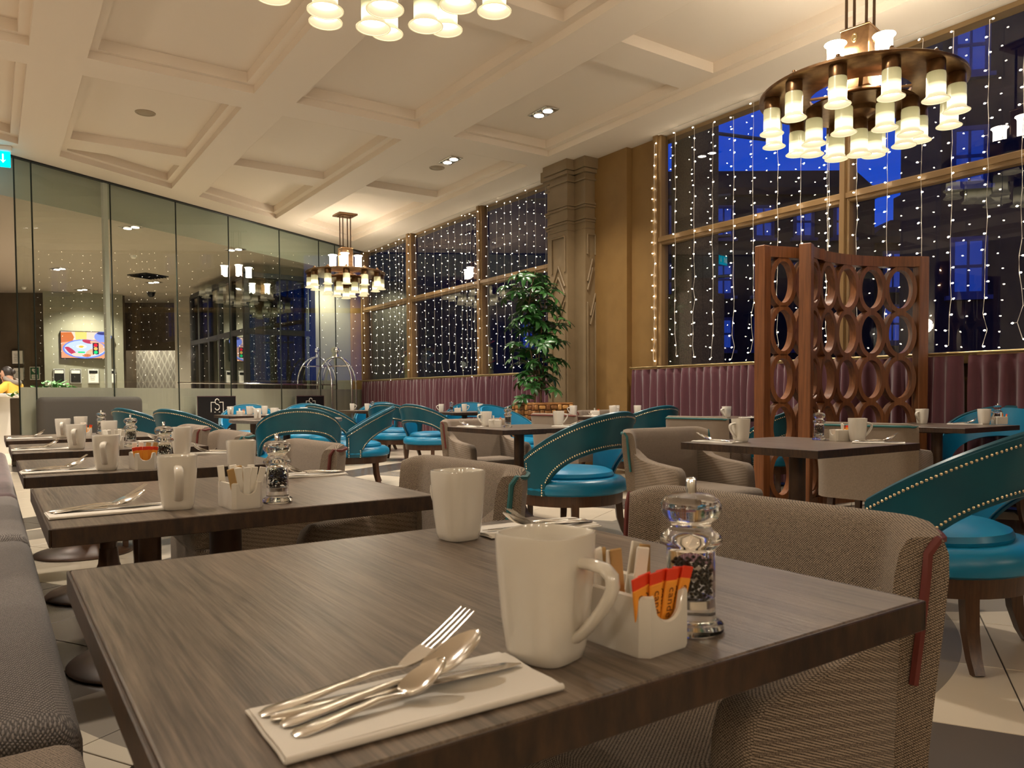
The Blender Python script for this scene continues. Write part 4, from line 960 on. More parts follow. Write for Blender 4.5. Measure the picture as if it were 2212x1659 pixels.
bm_ = bmesh.new(); bmesh.ops.create_icosphere(bm_, subdivisions=1, radius=0.0085)
bme = bpy.data.meshes.new('bulb'); 
for v in bm_.verts: v.co.x *= 0.8; v.co.z *= 0.8; v.co.y *= 1.35
bm_.to_mesh(bme); bm_.free(); bme.materials.append(M['bulb'])
bv = [tuple(v.co) for v in bme.vertices]; bf = [tuple(p.vertices) for p in bme.polygons]
def light_curtain(lb, ys, single, zt=ZC - 0.02, zb=1.40, step=0.135, seed=0, bs=1.0):
    rnd = random.Random(seed); r = thing('fairy_light_curtain', lb, 'fairy lights', (6.92, ys[0], ZC - 0.01)); O = Vector(r.location)
    mb = MB(); mb.tube([(0, min(ys) - ys[0], 0), (0, max(ys) - ys[0], 0)], 0.003, 4); mb.build('top_wire', M['cable'], r, smooth=0); count = 0
    for si, y in enumerate(ys):
        ze = zb + rnd.uniform(-0.02, 0.10); n = int((zt - ze) / step); pts = []; bl = []
        z0 = zt - rnd.uniform(0.04, 0.13)
        for k in range(n + 1):
            z = z0 - k * step; wob = 0.006 + 0.02 * (k / n) ** 3
            yy = y + rnd.uniform(-wob, wob); pts.append((6.92 + rnd.uniform(-.004, .004) - O.x, yy - O.y, z - O.z))
            sd = rnd.choice((-1, 1)); bl.append((6.915 - O.x + rnd.uniform(-.012, .004), yy + sd * rnd.uniform(0.012, 0.035) - O.y, z - 0.004 - O.z, sd))
        mb = MB(); mb.tube(pts, 0.0026 * bs, 4)
        for p, q in zip(pts, bl): mb.tube([p, (q[0], q[1] - q[3] * 0.008, q[2])], 0.0022, 3)
        st = mb.build('light_strand', M['cable'], r, smooth=0)
        if single and count + len(bl) <= 300:
            for q in bl: o = bpy.data.objects.new('bulb', bme); C.objects.link(o); o.parent = st; o.location = q[:3]; o.rotation_euler = (rnd.uniform(-.5, .5), 0, 0)
            count += len(bl)
        else:
            mb = MB()
            for q in bl: mb.add([(a * bs + q[0], b * bs + q[1], c * bs + q[2]) for a, b, c in bv], bf)
            mb.build('bulbs', M['bulb'], st, smooth=0, kind='stuff', fix=False)
light_curtain('sparse strings of warm fairy lights hanging before the near window around the wooden screen', [6.955, 6.60, 6.30, 6.02, 5.72, 5.456, 5.14, 4.859, 4.56, 4.54, 4.246, 3.945, 3.631, 3.37, 3.081, 2.818, 2.52], True, seed=3)
light_curtain('dense curtain of warm fairy lights hanging before the far window near the glass corner', [15.95, 15.6, 15.28, 14.95, 14.62, 14.32, 14.18, 14.02, 13.74, 13.45, 13.06, 12.7, 12.42, 12.15, 11.92, 11.68, 11.52, 11.37, 11.25, 11.12, 10.84, 10.56, 10.33, 10.13, 9.92, 9.70, 9.48, 9.22], False, step=0.165, seed=4, bs=0.72)

# ------------------------------------------------------------ wooden ring screen
scr = thing('room_divider', 'tall chestnut wood screen of oval rings in two curved panels, standing by the curtain', 'room divider', (5.9, 3.8, 0)); SO = Vector((5.9, 3.8, 0))
def qb(P0, P2, sag):
    P0, P2 = Vector((*P0, 0)), Vector((*P2, 0)); d = (P2 - P0).normalized(); n = Vector((-d.y, d.x, 0)); P1 = (P0 + P2) / 2 + n * 2 * sag
    f = lambda s: P0 * (1 - s) ** 2 + P1 * 2 * s * (1 - s) + P2 * s * s
    g = lambda s: ((P1 - P0) * (1 - s) + (P2 - P1) * s).normalized()
    # reparametrise by length
    N = 60; L = [0]
    for k in range(N): L.append(L[-1] + (f((k + 1) / N) - f(k / N)).length)
    def par(l):
        l = max(0, min(L[-1], l)); 
        for k in range(N):
            if L[k + 1] >= l: return (k + (l - L[k]) / max(1e-9, L[k + 1] - L[k])) / N
        return 1.0
    return (lambda l: f(par(l))), (lambda l: g(par(l))), L[-1]
def ring_panel(P0, P2, sag, cols, rows_n, zb, zt, th):
    f, g, L = qb(P0, P2, sag); rz = []
    for z0, z1, nm in ((0.04, zb, 'bottom_rail'), (zt, 2.2, 'top_rail')):
        mb = MB(); rows = []
        for k in range(25):
            p, d = f(L * k / 24), g(L * k / 24); n = Vector((-d.y, d.x, 0)); rows.append([tuple(p - SO + n * a + Vector((0, 0, z))) for a, z in ((-th / 2, z0), (th / 2, z0), (th / 2, z1), (-th / 2, z1))])
        mb.grid(rows, closed_u=True); mb.add(rows[0], [(0, 1, 2, 3)]); mb.add(rows[-1], [(3, 2, 1, 0)]); mb.build(nm, M['screenwood'], scr, smooth=30)
    cw, rh = (L - 0.05) / cols, (zt - zb) / rows_n
    for i in range(cols):
        for j in range(rows_n):
            c, z = 0.025 + cw * (i + .5), zb + rh * (j + .5); a, b_ = cw / 2 + 0.008, rh / 2 + 0.010; wd = 0.040; rows = []
            for k in range(36):
                q = 2 * math.pi * k / 36; ca, sa = math.cos(q), math.sin(q); r_ = []
                for rr, side in ((1, -1), (1, 1), (0, 1), (0, -1)):
                    l = c + ca * (a if rr else a - wd); zz = z + sa * (b_ if rr else b_ - wd); p, d = f(l), g(l); n = Vector((-d.y, d.x, 0))
                    if l < 0: p = p + d * l
                    if l > L: p = p + d * (l - L)
                    r_.append(tuple(p - SO + n * side * (th * 0.5 if rr else th * .5) * 0.86 + Vector((0, 0, zz))))
                rows.append(r_)
            mb = MB(); mb.grid(rows, closed_u=True, closed_v=True); mb.build('ring', M['screenwood'], scr, smooth=30)
ring_panel((5.47, 3.80), (6.82, 3.60), 0.20, 5, 5, 0.13, 2.11, 0.085)
ring_panel((5.26, 4.02), (5.78, 3.86), 0.0, 2, 5, 0.13, 2.11, 0.085)
for x, y, a in ((5.455, 3.775, R(20)), (5.225, 4.02, R(2)), (6.85, 3.585, R(-25))):
    mb = MB(); mb.rbox((x - SO.x, y - SO.y, 1.10), (0.095, 0.095, 2.2), 0.006, 1, 0, Matrix.Rotation(a, 3, 'Z')); mb.build('post', M['screenwood'], scr, smooth=30)

# ------------------------------------------------------------ umbrella plant in a woven planter
pl = thing('umbrella_plant', 'tall umbrella plant with glossy green leaf fans before the bronze pillar', 'plant', (5.85, 7.99, 0.80))
rnd = random.Random(11); mb = MB(); tips = []
stems = []
for k in range(4):
    a = k * 1.7; x0, y0 = 0.06 * math.cos(a), 0.06 * math.sin(a); pts = []
    for j in range(9):
        z = j / 8 * (1.55 + 0.12 * (k % 3)); pts.append((x0 + 0.10 * math.sin(j * .5 + k) * (j / 8), y0 + 0.10 * math.cos(j * .6 + k * 2) * (j / 8), z))
    mb.tube(pts, [0.013 - 0.001 * j for j in range(9)], 6); stems.append(pts)
for k in range(120):
    st = stems[k % 4]; t_ = 0.03 + 0.97 * rnd.random() ** 0.75; j = min(7, int(t_ * 8)); p = Vector(st[j]).lerp(Vector(st[j + 1]), t_ * 8 - j)
    a = rnd.random() * 6.283; ln = rnd.uniform(0.08, 0.29); q = p + Vector((math.cos(a) * ln, math.sin(a) * ln, rnd.uniform(-0.04, 0.12)))
    if t_ < 0.10: q = q + Vector((-0.10, 0.04, 0))
    mb.tube([tuple(p), tuple(p.lerp(q, .5) + Vector((0, 0, .02))), tuple(q)], 0.003, 4); tips.append((q, a))
mb.build('stems', M['stem'], pl)
lm = []
for v in range(3):
    mb = MB(); r2 = random.Random(v)
    for k in range(8):
        a = 2 * math.pi * k / 8 + r2.uniform(-.15, .15); L = r2.uniform(0.085, 0.12); dr = r2.uniform(0.25, 0.75); rows = []
        for j in range(5):
            u = j / 4; wd = 0.021 * math.sin(math.pi * min(1, u * 0.93 + 0.07)) ** 0.8; x = L * (0.08 + 0.92 * u); z = 0.02 * u - dr * L * u * u
            rows.append([tuple(Matrix.Rotation(a, 3, 'Z') @ Vector((x, s * wd, z + abs(s) * 0.006))) for s in (-1, 0, 1)])
        mb.grid(rows)
    o = mb.build('leaf', M['leaf'], pl, smooth=60, fix=False); lm.append(o.data); C.objects.unlink(o); bpy.data.objects.remove(o)
for k, (q, a) in enumerate(tips):
    o = bpy.data.objects.new('leaf', lm[k % 3]); C.objects.link(o); o.parent = pl; o.location = q; o.rotation_euler = (rnd.uniform(-.3, .3), rnd.uniform(0.1, .75), a); s = rnd.uniform(1.0, 1.5); o.scale = (s, s, s)
bk = thing('woven_planter', 'square brown woven planter holding the umbrella plant', 'planter', (5.90, 7.95, 0), R(-6))
mb = MB(); mb.box((0, 0, 0.44), (0.56, 0.56, 0.86)); 
mb.build('core', mat('planter_core', (0.10, 0.045, 0.015), 0.8), bk, smooth=0)
mb = MB(); r2 = random.Random(5)
for face in range(4):
    Rm = Matrix.Rotation(face * math.pi / 2, 4, 'Z')
    for i in range(7):
        for j in range(13):
            hz = (i + j) % 2; x = -0.255 + i * 0.085; z = 0.05 + j * 0.066; p = 0.012 + r2.uniform(-.004, .006)
            q = MB(); q.rbox((x, -0.283, z), (0.088 if hz else 0.050, p * 2, 0.046 if hz else 0.068), 0.008, 1, r2.choice((0, 0, 1, 2))); mb.v, mb.f, mb.m = mb.v, mb.f, mb.m
            n = len(mb.v); mb.v += [tuple(Rm @ Vector(v)) for v in q.v]; mb.f += [tuple(a + n for a in f_) for f_ in q.f]; mb.m += q.m
mb.build('woven_strips', [M['basket'], mat('woven_pale_strip', (0.50, 0.25, 0.07), 0.5), mat('woven_dark_strip', (0.20, 0.075, 0.02), 0.55)], bk, smooth=40, kind='stuff')
mb = MB(); mb.rbox((0, 0, 0.885), (0.58, 0.58, 0.03), 0.012, 2); mb.build('rim', M['basket'], bk)

# ------------------------------------------------------------ benches on the left
def bench(y0, y1, lb, cushion):
    r = thing('upholstered_bench', lb, 'bench', (-0.22, (y0 + y1) / 2, 0)); L = y1 - y0
    mb = MB(); mb.rbox((0, 0, 0.37), (0.68, L, 0.18), 0.06, 4); mb.build('seat', cushion, r, smooth=60)
    mb = MB(); mb.rbox((-0.02, 0, 0.17), (0.56, L - 0.1, 0.24), 0.01, 1); mb.build('plinth', M['black'], r, smooth=30)
    mb = MB(); mb.rbox((-0.40, 0, 0.62), (0.16, L, 0.70), 0.05, 3); mb.build('backrest', cushion, r, smooth=60)
    return r
bench(1.46, 3.50, 'long grey woven bench seat beside the first two tables', M['tweed2'])
b2 = bench(3.58, 5.1, 'grey woven bench seat farther along, beside the third table', M['tweed2'])
M['plum'] = mat('plum_striped_velvet', (0.10, 0.055, 0.055), 0.7, sheen=0.4, noise=(26, (0.045, 0.022, 0.024), (0.2, 0.2, 4)))
bench(5.2, 9.2, 'low plum striped bench at the left end of the row of tables', M['plum'])

# ------------------------------------------------------------ tables and chairs
TB = [(0.495, 0.855), (0.495, 2.045), (0.49, 3.175), (0.485, 4.40), (0.48, 5.60)]
ORD = ['nearest table', 'second table of the row', 'third table of the row', 'fourth table of the row', 'fifth table of the row']
tA = make_table(0.815, 0.775)
tl = ['large dark oak table filling the foreground, with worn front edge', 'dark oak table with mug and white sachets, second in the row along the bench', 'dark oak table third in the row, orange sachets in its holder', 'dark oak table fourth in the row along the bench', 'dark oak table farthest along the bench row']
for k, (x, y) in enumerate(TB): put(tA, k == 0, (x, y, 0), 0, tl[k], 'tables along the bench')
SQ = {'div': (3.31, 2.335, 'dark square table in front of the wooden ring screen'), 'mid': (3.36, 4.83, 'dark square table just behind the studded teal chair, mug and mill on it'),
      'winA': (5.80, 6.62, 'dark table near the bronze pillar with several mugs'), 'winB': (6.34, 5.35, 'dark window table behind the left post of the wooden screen'), 'winC': (5.85, 2.93, 'dark window table at the right, behind the grey armchair back'),
      'farL': (2.90, 10.4, 'far dark table in front of the black logo board on the glass wall'), 'farB': (5.3, 12.1, 'far dark table in the corner under the small chandelier'), 'farC': (5.80, 9.75, 'far dark table before the plum curtain with mill and mugs')}
for k, (x, y, lb) in SQ.items(): put(tA, False, (x, y, 0), 0, lb, 'square tables on the open floor')
rt_ = make_table(0.60, 0.60, True); put(rt_, True, (2.70, 8.38, 0), 0, 'round dark pedestal table between three teal tub chairs in the middle distance')

tc_ = make_tub_chair()
def tub(x, y, ang, lb, first=[True]):
    put(tc_, first[0], (x, y, 0), R(ang - 90), lb, 'teal leather tub chairs'); first[0] = False
tub(3.33, 4.18, 103, 'bright teal tub chair with nailhead trim in the middle, seat towards the camera')
tub(3.10, 1.60, 97, 'large teal tub chair cut by the right edge, sweeping nailhead arm')
tub(5.50, 5.82, 92, 'teal tub chair right behind the middle one, its back against the plum curtain')
tub(2.56, 7.56, 72, 'teal tub chair seen squarely from behind, board lettering through its open back')
tub(3.36, 8.10, 156, 'teal tub chair right of the round table, arm rising to the right')
tub(1.76, 8.06, 27, 'teal tub chair left of the round table, arm sloping down to the right')
tub(1.53, 9.15, 22, 'teal tub chair farthest to the left, in front of the dark sofa behind glass')
tub(4.20, 10.7, 16, 'far teal tub chair left of the corner table, back sloping to the right')
tub(5.20, 10.8, 40, 'teal tub chair in the gap between two others under the far window')
tub(5.06, 9.38, 17, 'teal tub chair with bright seat showing through its open back, right of centre distance')
tub(5.80, 12.9, 230, 'small far teal tub chair behind the corner table')
tub(6.30, 10.45, 235, 'far teal tub chair facing us beyond the curtain-side table, only its rounded top seen')
tub(5.70, 8.75, 110, 'teal tub chair behind the pepper mill of the middle table, arm rising to its top')
tub(5.08, 7.36, 290, 'teal tub chair turned to us before the planter, bright blue lining lit')
tub(6.16, 4.66, 95, 'teal tub chair seen through the rings of the wooden screen')
tub(6.44, 2.80, 190, 'teal tub chair at the far right behind the window table, rounded back')
tub(3.12, 11.42, 255, 'far teal tub chair between the two black logo boards')
tub(4.05, 11.6, 250, 'far teal tub chair just below the second black logo board')

ac = make_armchair()
def arm(x, y, ang, lb, red=False, first=[True]):
    o = put(ac, first[0], (x, y, 0), R(ang - 90), lb, 'grey tweed armchairs'); first[0] = False
    recolor(o, 'piping', M['pipe_red'] if red else M['pipe_teal'])
    return o
arm(0.94, 0.92, 180, 'big grey tweed armchair with dark red piping right of the nearest table', True)
arm(0.93, 2.02, 180, 'grey tweed armchair with teal piping tucked into the second table')
arm(0.92, 3.32, 180, 'grey tweed armchair with red piped wing at the third table', True)
arm(0.90, 4.62, 180, 'grey tweed armchair with teal piped wing at the fourth table')
arm(0.93, 5.78, 180, 'grey tweed armchair with dark piped wing at the fifth table', True)
arm(3.30, 2.98, 268, 'grey tweed armchair pushed under the table before the wooden screen, facing us')
arm(3.42, 5.32, 270, 'grey tweed armchair with dark piping behind the middle square table, facing us', True)
arm(5.16, 2.98, 8, 'grey tweed armchair seen from behind, dark piped top, left of the right window table')
arm(5.50, 4.78, 5, 'grey armchair with pale teal piped top behind the facing tweed chair')
arm(5.28, 6.62, 8, 'grey armchair with dark red piped top behind the mug of the middle table', True)
arm(6.48, 7.30, 265, 'grey armchair with its back to the bronze pillar', True)
o = arm(-0.19, 1.12, 0, 'grey tweed armchair with teal piped arms at the lower left corner')
for s, pd in ((-1, 0.031), (-1, -0.031), (1, 0.031), (1, -0.031)):
    mb = MB(); mb.tube([(s * 0.268 + dx, y, z) for dx in (pd,) for y, z in ((0.172, 0.30), (0.155, 0.55), (0.142, 0.58), (0.118, 0.598), (0.05, 0.607), (-0.06, 0.617), (-0.15, 0.635), (-0.21, 0.668))], 0.007, 6); mb.build('arm_piping', M['pipe_teal'], o)
def text_mesh(name, f, m, parent):
    f.materials.append(m); f.resolution_u = 3; o = bpy.data.objects.new(name, f); C.objects.link(o)
    dg = bpy.context.evaluated_depsgraph_get(); me = bpy.data.meshes.new_from_object(o.evaluated_get(dg)); C.objects.unlink(o); bpy.data.objects.remove(o)
    o = bpy.data.objects.new(name, me); C.objects.link(o); o.parent = parent; return o
# ------------------------------------------------------------ what stands on the tables
ZT = 0.7551
mg, ml, cd, nk = make_mug(), make_mill(), make_caddy(), make_napkin()
tag(cd, 'x', 'sachet holder'); tag(nk, 'x', 'napkin')
seen = set()
def mug(x, y, ang, lb): put(mg, 'm' not in seen, (x, y, ZT), R(ang), lb, 'white china mugs'); seen.add('m')
def mill(x, y, lb): put(ml, 'p' not in seen, (x, y, ZT), R(40), lb, 'clear pepper mills'); seen.add('p')
sk = {}
for nm, kind, mats in (('w', 'stick', [M['paperwhite']]), ('b', 'stick', [M['paperbrown']]), ('o', 'flat', [M['paperorange'], M['paperred']])):
    o = make_sachet(kind).build('sugar_sachet', mats, None, smooth=0); sk[nm] = [o, False]
def sachet(kind, loc, rot, lb, grp):
    o, used = sk[kind]
    if used: o = o.copy(); C.objects.link(o)
    sk[kind][1] = True; o.location = loc; o.rotation_euler = rot; return tag(o, lb, 'sachet', grp)
NTH = ('first', 'second', 'third', 'fourth', 'fifth', 'sixth', 'seventh', 'eighth')
KN = {'w': 'white sugar stick', 'b': 'brown sugar stick', 'o': 'red topped orange sachet'}
def caddy(x, y, ang, where, back, front, seed, text=False):
    rnd = random.Random(seed)
    o = put(cd, 'c' not in seen, (x, y, ZT), R(ang), 'white china sachet holder with a scooped front on the ' + where, 'sachet holders', 'sachet holder'); seen.add('c')
    Mr = Matrix.Translation((x, y, ZT)) @ Matrix.Rotation(R(ang), 4, 'Z'); out = []
    n = len(back)
    for k, kd in enumerate(back):
        u = (k + 0.5) / max(1, n); px = -0.024 + 0.048 * (k % 4) / 3; py = 0.004 + 0.026 * (k // 4) / max(1, (n - 1) // 4 or 1)
        p = Mr @ Vector((px, py, 0.0075)); sachet(kd, p, (R(rnd.uniform(-10, 4)), R(rnd.uniform(-16, 16)), R(ang + rnd.uniform(-12, 12))), '%s, %s from left at holder back, %s' % (KN[kd], NTH[k], where), 'sachets on the ' + where)
    n = len(front)
    for k, kd in enumerate(front):
        u = (k + 0.5) / n - 0.5; px = u * 0.046; py = -0.0345 + 0.0036 * (k % 2)
        p = Mr @ Vector((px, py, 0.0075)); out.append(sachet(kd, p, (R(7), R(u * 30), R(ang + u * 10)), '%s, %s from left at scooped end, %s' % (KN[kd], NTH[k], where), 'sachets on the ' + where))
    if text:
        for o in out:
            f = bpy.data.curves.new('print', 'FONT'); f.body = 'canderel'; f.size = 0.0125; f.align_x = 'CENTER'; f.align_y = 'CENTER'; f.extrude = 0.00005; f.space_character = 1.05
            q = text_mesh('printed_word', f, M['ink'], o); q.location = (0.001, -0.0020, 0.031); q.rotation_euler = (R(90), R(90), 0)
cut = {}
for nm, mb in (('fork', make_fork()), ('spoon', make_spoon(0.125, 0.030, 0.0195)), ('teaspoon', make_spoon(0.092, 0.022, 0.0145)), ('knife', make_knife())):
    cut[nm] = [mb.build(nm, M['steel'], None, smooth=60), False]
def cutlery(nm, loc, rot, lb, grp):
    o, used = cut[nm]
    if used: o = o.copy(); C.objects.link(o)
    cut[nm][1] = True; o.location = loc; o.rotation_euler = rot; return tag(o, lb, nm if nm != 'teaspoon' else 'spoon', grp)
def setting(x, y, ang, where, tools, tilt=True):
    put(nk, 'n' not in seen, (x, y, ZT), R(ang), 'folded white napkin under cutlery ' + where, 'folded napkins'); seen.add('n')
    Mr = Matrix.Translation((x, y, ZT + 0.0062)) @ Matrix.Rotation(R(ang), 4, 'Z')
    lay = {'fork': (-0.112, 0.022, 0.0, 8, R(-1.5)), 'knife': (-0.108, 0.009, 0.0, 0, 0.0), 'spoon': (-0.104, -0.004, 0.0, 7, R(-1.5)), 'teaspoon': (-0.102, -0.026, 0.0, 9, R(-1))}
    for t_ in tools:
        px, py, pz, a, tp = lay[t_]; p = Mr @ Vector((px, py, pz)); cutlery(t_, p, (0, tp if tilt else 0, R(ang + a)), 'steel %s on the napkin %s' % (t_, where), 'cutlery ' + where)
ALL = ('fork', 'knife', 'spoon', 'teaspoon'); SOME = ('fork', 'knife', 'spoon')
# nearest table
T = ORD[0]
mug(0.424, 0.567, -72, 'large looking white mug in the foreground, handle at its right, on the nearest table')
mug(0.655, 1.125, 95, 'plain white mug at the back edge of the nearest table, no handle showing')
caddy(0.521, 0.556, 4, T, 'wbwbwwbw', 'ooooooo', 1, True)
mill(0.597, 0.547, 'clear acrylic pepper mill at the right on the nearest table, steel pin on top')
setting(0.272, 0.546, -1, 'nearest the camera, on the front of the nearest table', ALL)
setting(0.815, 1.125, 176, 'behind the big mug, at the back of the nearest table', SOME)
T = ORD[1]
mug(0.335, 1.795, -98, 'white mug with handle to the front on the second table of the row'); mug(0.60, 2.28, 80, 'white mug behind the sachets on the second table of the row')
caddy(0.455, 1.745, 6, T, 'wwbwwww', 'bwwww', 2); mill(0.545, 1.765, 'clear pepper mill beside the white sachets on the second table of the row')
setting(0.205, 1.83, 2, 'at the left end of the second table of the row', SOME); setting(0.80, 2.30, 178, 'at the back of the second table of the row', SOME)
T = ORD[2]
mug(0.32, 2.90, -105, 'white mug with straight handle facing us on the third table of the row'); mug(0.665, 3.46, 80, 'white mug behind the pepper mill on the third table of the row')
caddy(0.425, 2.865, 4, T, 'wwbb', 'ooooo', 3); mill(0.500, 2.90, 'clear pepper mill beside orange sachets on the third table of the row')
setting(0.19, 2.93, 2, 'at the left end of the third table of the row', SOME); setting(0.78, 3.45, 178, 'at the right of the third table of the row', SOME)
T = ORD[3]
mug(0.335, 4.17, -105, 'white mug with handle facing us on the fourth table of the row'); mug(0.53, 4.66, 80, 'white mug behind the white sachets on the fourth table of the row')
caddy(0.49, 4.12, 4, T, 'wwww', 'www', 4); mill(0.575, 4.22, 'clear pepper mill on the fourth table of the row')
setting(0.19, 4.22, 2, 'at the left end of the fourth table of the row', SOME); setting(0.78, 4.60, 178, 'at the right of the fourth table of the row', SOME)
T = ORD[4]
mug(0.36, 5.36, -100, 'white mug with handle on the fifth table of the row'); mug(0.50, 5.88, 80, 'plain white mug at the back of the fifth table of the row')
caddy(0.475, 5.36, 4, T, 'wwb', 'ooo', 5); mill(0.62, 5.86, 'clear pepper mill rising behind the mugs on the fifth table of the row')
setting(0.19, 5.42, 2, 'at the left end of the fifth table of the row', SOME)
T = 'square table by the screen'
mug(3.14, 2.545, 172, 'white mug with handle to the left on the square table by the screen'); mug(3.61, 2.20, -35, 'white mug hiding the sachet holder on the square table by the screen')
caddy(3.60, 2.285, 70, T, 'ww', 'oooo', 6); mill(3.585, 2.40, 'clear pepper mill left of the orange sachets on the square table by the screen')
setting(3.02, 2.60, 100, 'at the left corner of the square table by the screen', SOME); setting(3.56, 2.06, -62, 'at the right corner of the square table by the screen', SOME)
T = 'middle square table'
mug(3.20, 5.05, 170, 'white mug with handle to the left on the middle square table'); mug(3.66, 4.72, -20, 'white mug before the teal chair back on the middle square table')
caddy(3.16, 4.86, 60, T, 'wwb', 'oo', 7); mill(3.25, 4.82, 'clear pepper mill with pale filling on the middle square table')
setting(3.06, 5.05, 100, 'at the left of the middle square table', ('fork', 'spoon')); setting(3.64, 4.58, -70, 'at the right of the middle square table', ('fork', 'spoon'))
T = 'table by the pillar'
mug(5.63, 6.98, 120, 'white mug farthest left on the table by the pillar'); mug(5.86, 6.55, -30, 'white mug with handle right of the sachets on the table by the pillar'); mug(5.97, 6.62, 60, 'white mug half hidden by another on the table by the pillar'); mug(6.12, 6.42, 60, 'plain white mug farthest right on the table by the pillar')
caddy(5.74, 6.72, 60, T, 'ww', 'oo', 8); setting(6.02, 6.30, -60, 'at the right of the table by the pillar', ('fork', 'spoon')); setting(5.62, 6.60, 110, 'at the left of the table by the pillar', ('fork', 'spoon'))
mug(6.10, 5.12, 172, 'lone white mug, handle to the left, on the window table beside the screen post'); setting(6.30, 4.98, -62, 'on the window table left of the screen post', ('fork', 'spoon'))
T = 'window table right of the screen'
mug(6.00, 3.12, 172, 'white mug with handle to the left in front of the screen rings'); mug(6.25, 2.78, -35, 'white mug at the far right beside the glass jar on the window table')
caddy(6.36, 2.72, 60, T, 'wb', 'oo', 9); mill(6.42, 2.76, 'clear pepper mill above the sachets on the right window table'); setting(6.12, 2.86, -62, 'on the right window table', SOME)
mug(2.36, 8.30, -100, 'white mug at the left of the round table'); mug(2.62, 8.55, -40, 'white mug at the middle of the round table'); setting(2.50, 8.20, -30, 'on the round table', ('fork', 'spoon'))
setting(3.05, 8.30, -60, 'at the right end of the round table', ('fork',)); mug(2.98, 8.62, 60, 'white mug behind the square-on teal chair on the round table')
mug(2.57, 10.25, -100, 'leftmost white mug on the far table by the logo board'); mug(2.83, 10.30, -40, 'second white mug on the far table by the logo board'); mug(3.06, 10.42, 80, 'plain white mug at the right of the far table by the logo board')
caddy(2.72, 10.32, 40, 'far table by the logo board', 'ww', 'oo', 10); setting(3.12, 10.16, -60, 'on the far table by the logo board', ('fork',))
mug(5.02, 12.12, -20, 'white mug at the left of the far corner table'); mug(5.20, 11.92, -30, 'white mug beside the sachets on the far corner table'); mug(5.52, 11.90, 60, 'plain white mug at the right of the far corner table')
caddy(5.30, 11.90, 50, 'far corner table', 'ww', 'w', 11); mill(5.36, 12.05, 'clear pepper mill on the far corner table')
mug(5.52, 9.95, 150, 'white mug at the left of the far table by the curtain'); mug(5.78, 9.72, -30, 'white mug with handle to the right on the far table by the curtain'); mug(5.98, 9.60, 60, 'plain white mug at the right of the far table by the curtain')
caddy(5.70, 9.78, 60, 'far table by the curtain', 'w', 'oo', 12); mill(5.64, 9.86, 'clear pepper mill on the far table by the curtain'); setting(6.02, 9.46, -60, 'on the far table by the curtain', ('fork',))

# ------------------------------------------------------------ logo boards before the glass partition
def board(x0, x1, zb, lb, word):
    a, b_ = Vector(pp(x0, 0, -0.16)), Vector(pp(x1, 0, -0.16)); c = (a + b_) / 2; wd = (b_ - a).length
    r = thing('logo_board', lb, 'sign', tuple(c), R(30.24)); zt = 1.0
    mb = MB(); mb.rbox((0, 0, (zt + zb) / 2), (wd, 0.03, zt - zb), 0.004, 1); mb.build('panel', M['black'], r, smooth=30)
    mb = MB()
    for s in (-1, 1): mb.box((s * (wd / 2 + .006), 0, (zt + zb) / 2), (0.012, 0.034, zt - zb + 0.024)); mb.box((0, 0, (zt if s > 0 else zb) + s * .006), (wd, 0.034, 0.012))
    mb.build('frame', M['chrome'], r, smooth=0)
    for s in (-1, 1):
        mb = MB(); mb.rbox((s * wd * .36, 0, zb / 2), (0.05, 0.30, 0.03), 0.006, 1); mb.v = [(x, y, z - zb / 2 + .015) for x, y, z in mb.v]; mb.box((s * wd * .36, 0, zb / 2 + .01), (0.03, 0.03, zb - .02)); mb.build('foot', M['chrome'], r, smooth=30)
    mb = MB(); y = -0.018; k = 0.15 if wd > 0.75 else 0.135; cz = zt - 0.145
    mb.box((-0.095, y, cz + 0.05), (0.09, 0.004, 0.012)); mb.box((0.095, y, cz + 0.05), (0.09, 0.004, 0.012))
    for s in (-1, 1): mb.box((s * 0.134, y, cz - 0.035), (0.012, 0.004, 0.17)); mb.box((s * 0.05, y, cz - 0.118), (0.03, .004, .010))
    pts = []
    for q in range(25):
        tt = q / 24
        if tt < 0.5: a_ = R(20 + 250 * tt * 2); pts.append((0.046 * math.cos(a_), y, cz + 0.062 + 0.046 * math.sin(a_)))
        else: a_ = R(90 - 250 * (tt - .5) * 2); pts.append((0.05 * math.cos(a_), y, cz - 0.034 + 0.05 * math.sin(a_)))
    mb.tube(pts, 0.0075, 6); mb.build('logo', M['white'], r, smooth=0)
    if word:
        f = bpy.data.curves.new('word', 'FONT'); f.body = word; f.size = 0.105; f.align_x = 'CENTER'; f.extrude = 0.001; f.space_character = 1.25
        q = text_mesh('lettering', f, M['white'], r); q.location = (0, -0.017, zb + 0.12); q.rotation_euler = (R(90), 0, 0)
    return r
board(2.78, 3.50, 0.25, 'black logo board, the wider one, behind the white mugs of the far table', 'BRASSERIE')
board(4.88, 5.58, 0.25, 'black logo board whose lettering shows through the teal chair back', 'BRASSERIE')

# ------------------------------------------------------------ things in the lobby
sofa = thing('banquette_sofa', 'dark taupe high-backed sofa with rounded corner behind the frosted glass at the left', 'sofa', pp(1.15, 0, -0.45), R(30.24))
M['taupe'] = mat('dark_taupe_fabric', (0.07, 0.062, 0.052), 0.9)
mb = MB(); mb.rbox((0, 0.30, 0.68), (1.62, 0.16, 0.66), 0.075, 4); mb.build('backrest', M['taupe'], sofa, smooth=60)
mb = MB(); mb.rbox((0, -0.02, 0.36), (1.58, 0.60, 0.18), 0.05, 3); mb.build('seat', M['taupe'], sofa, smooth=60)
mb = MB(); mb.box((0, 0.05, 0.13), (1.5, 0.55, 0.25)); mb.build('plinth', M['black'], sofa, smooth=0)
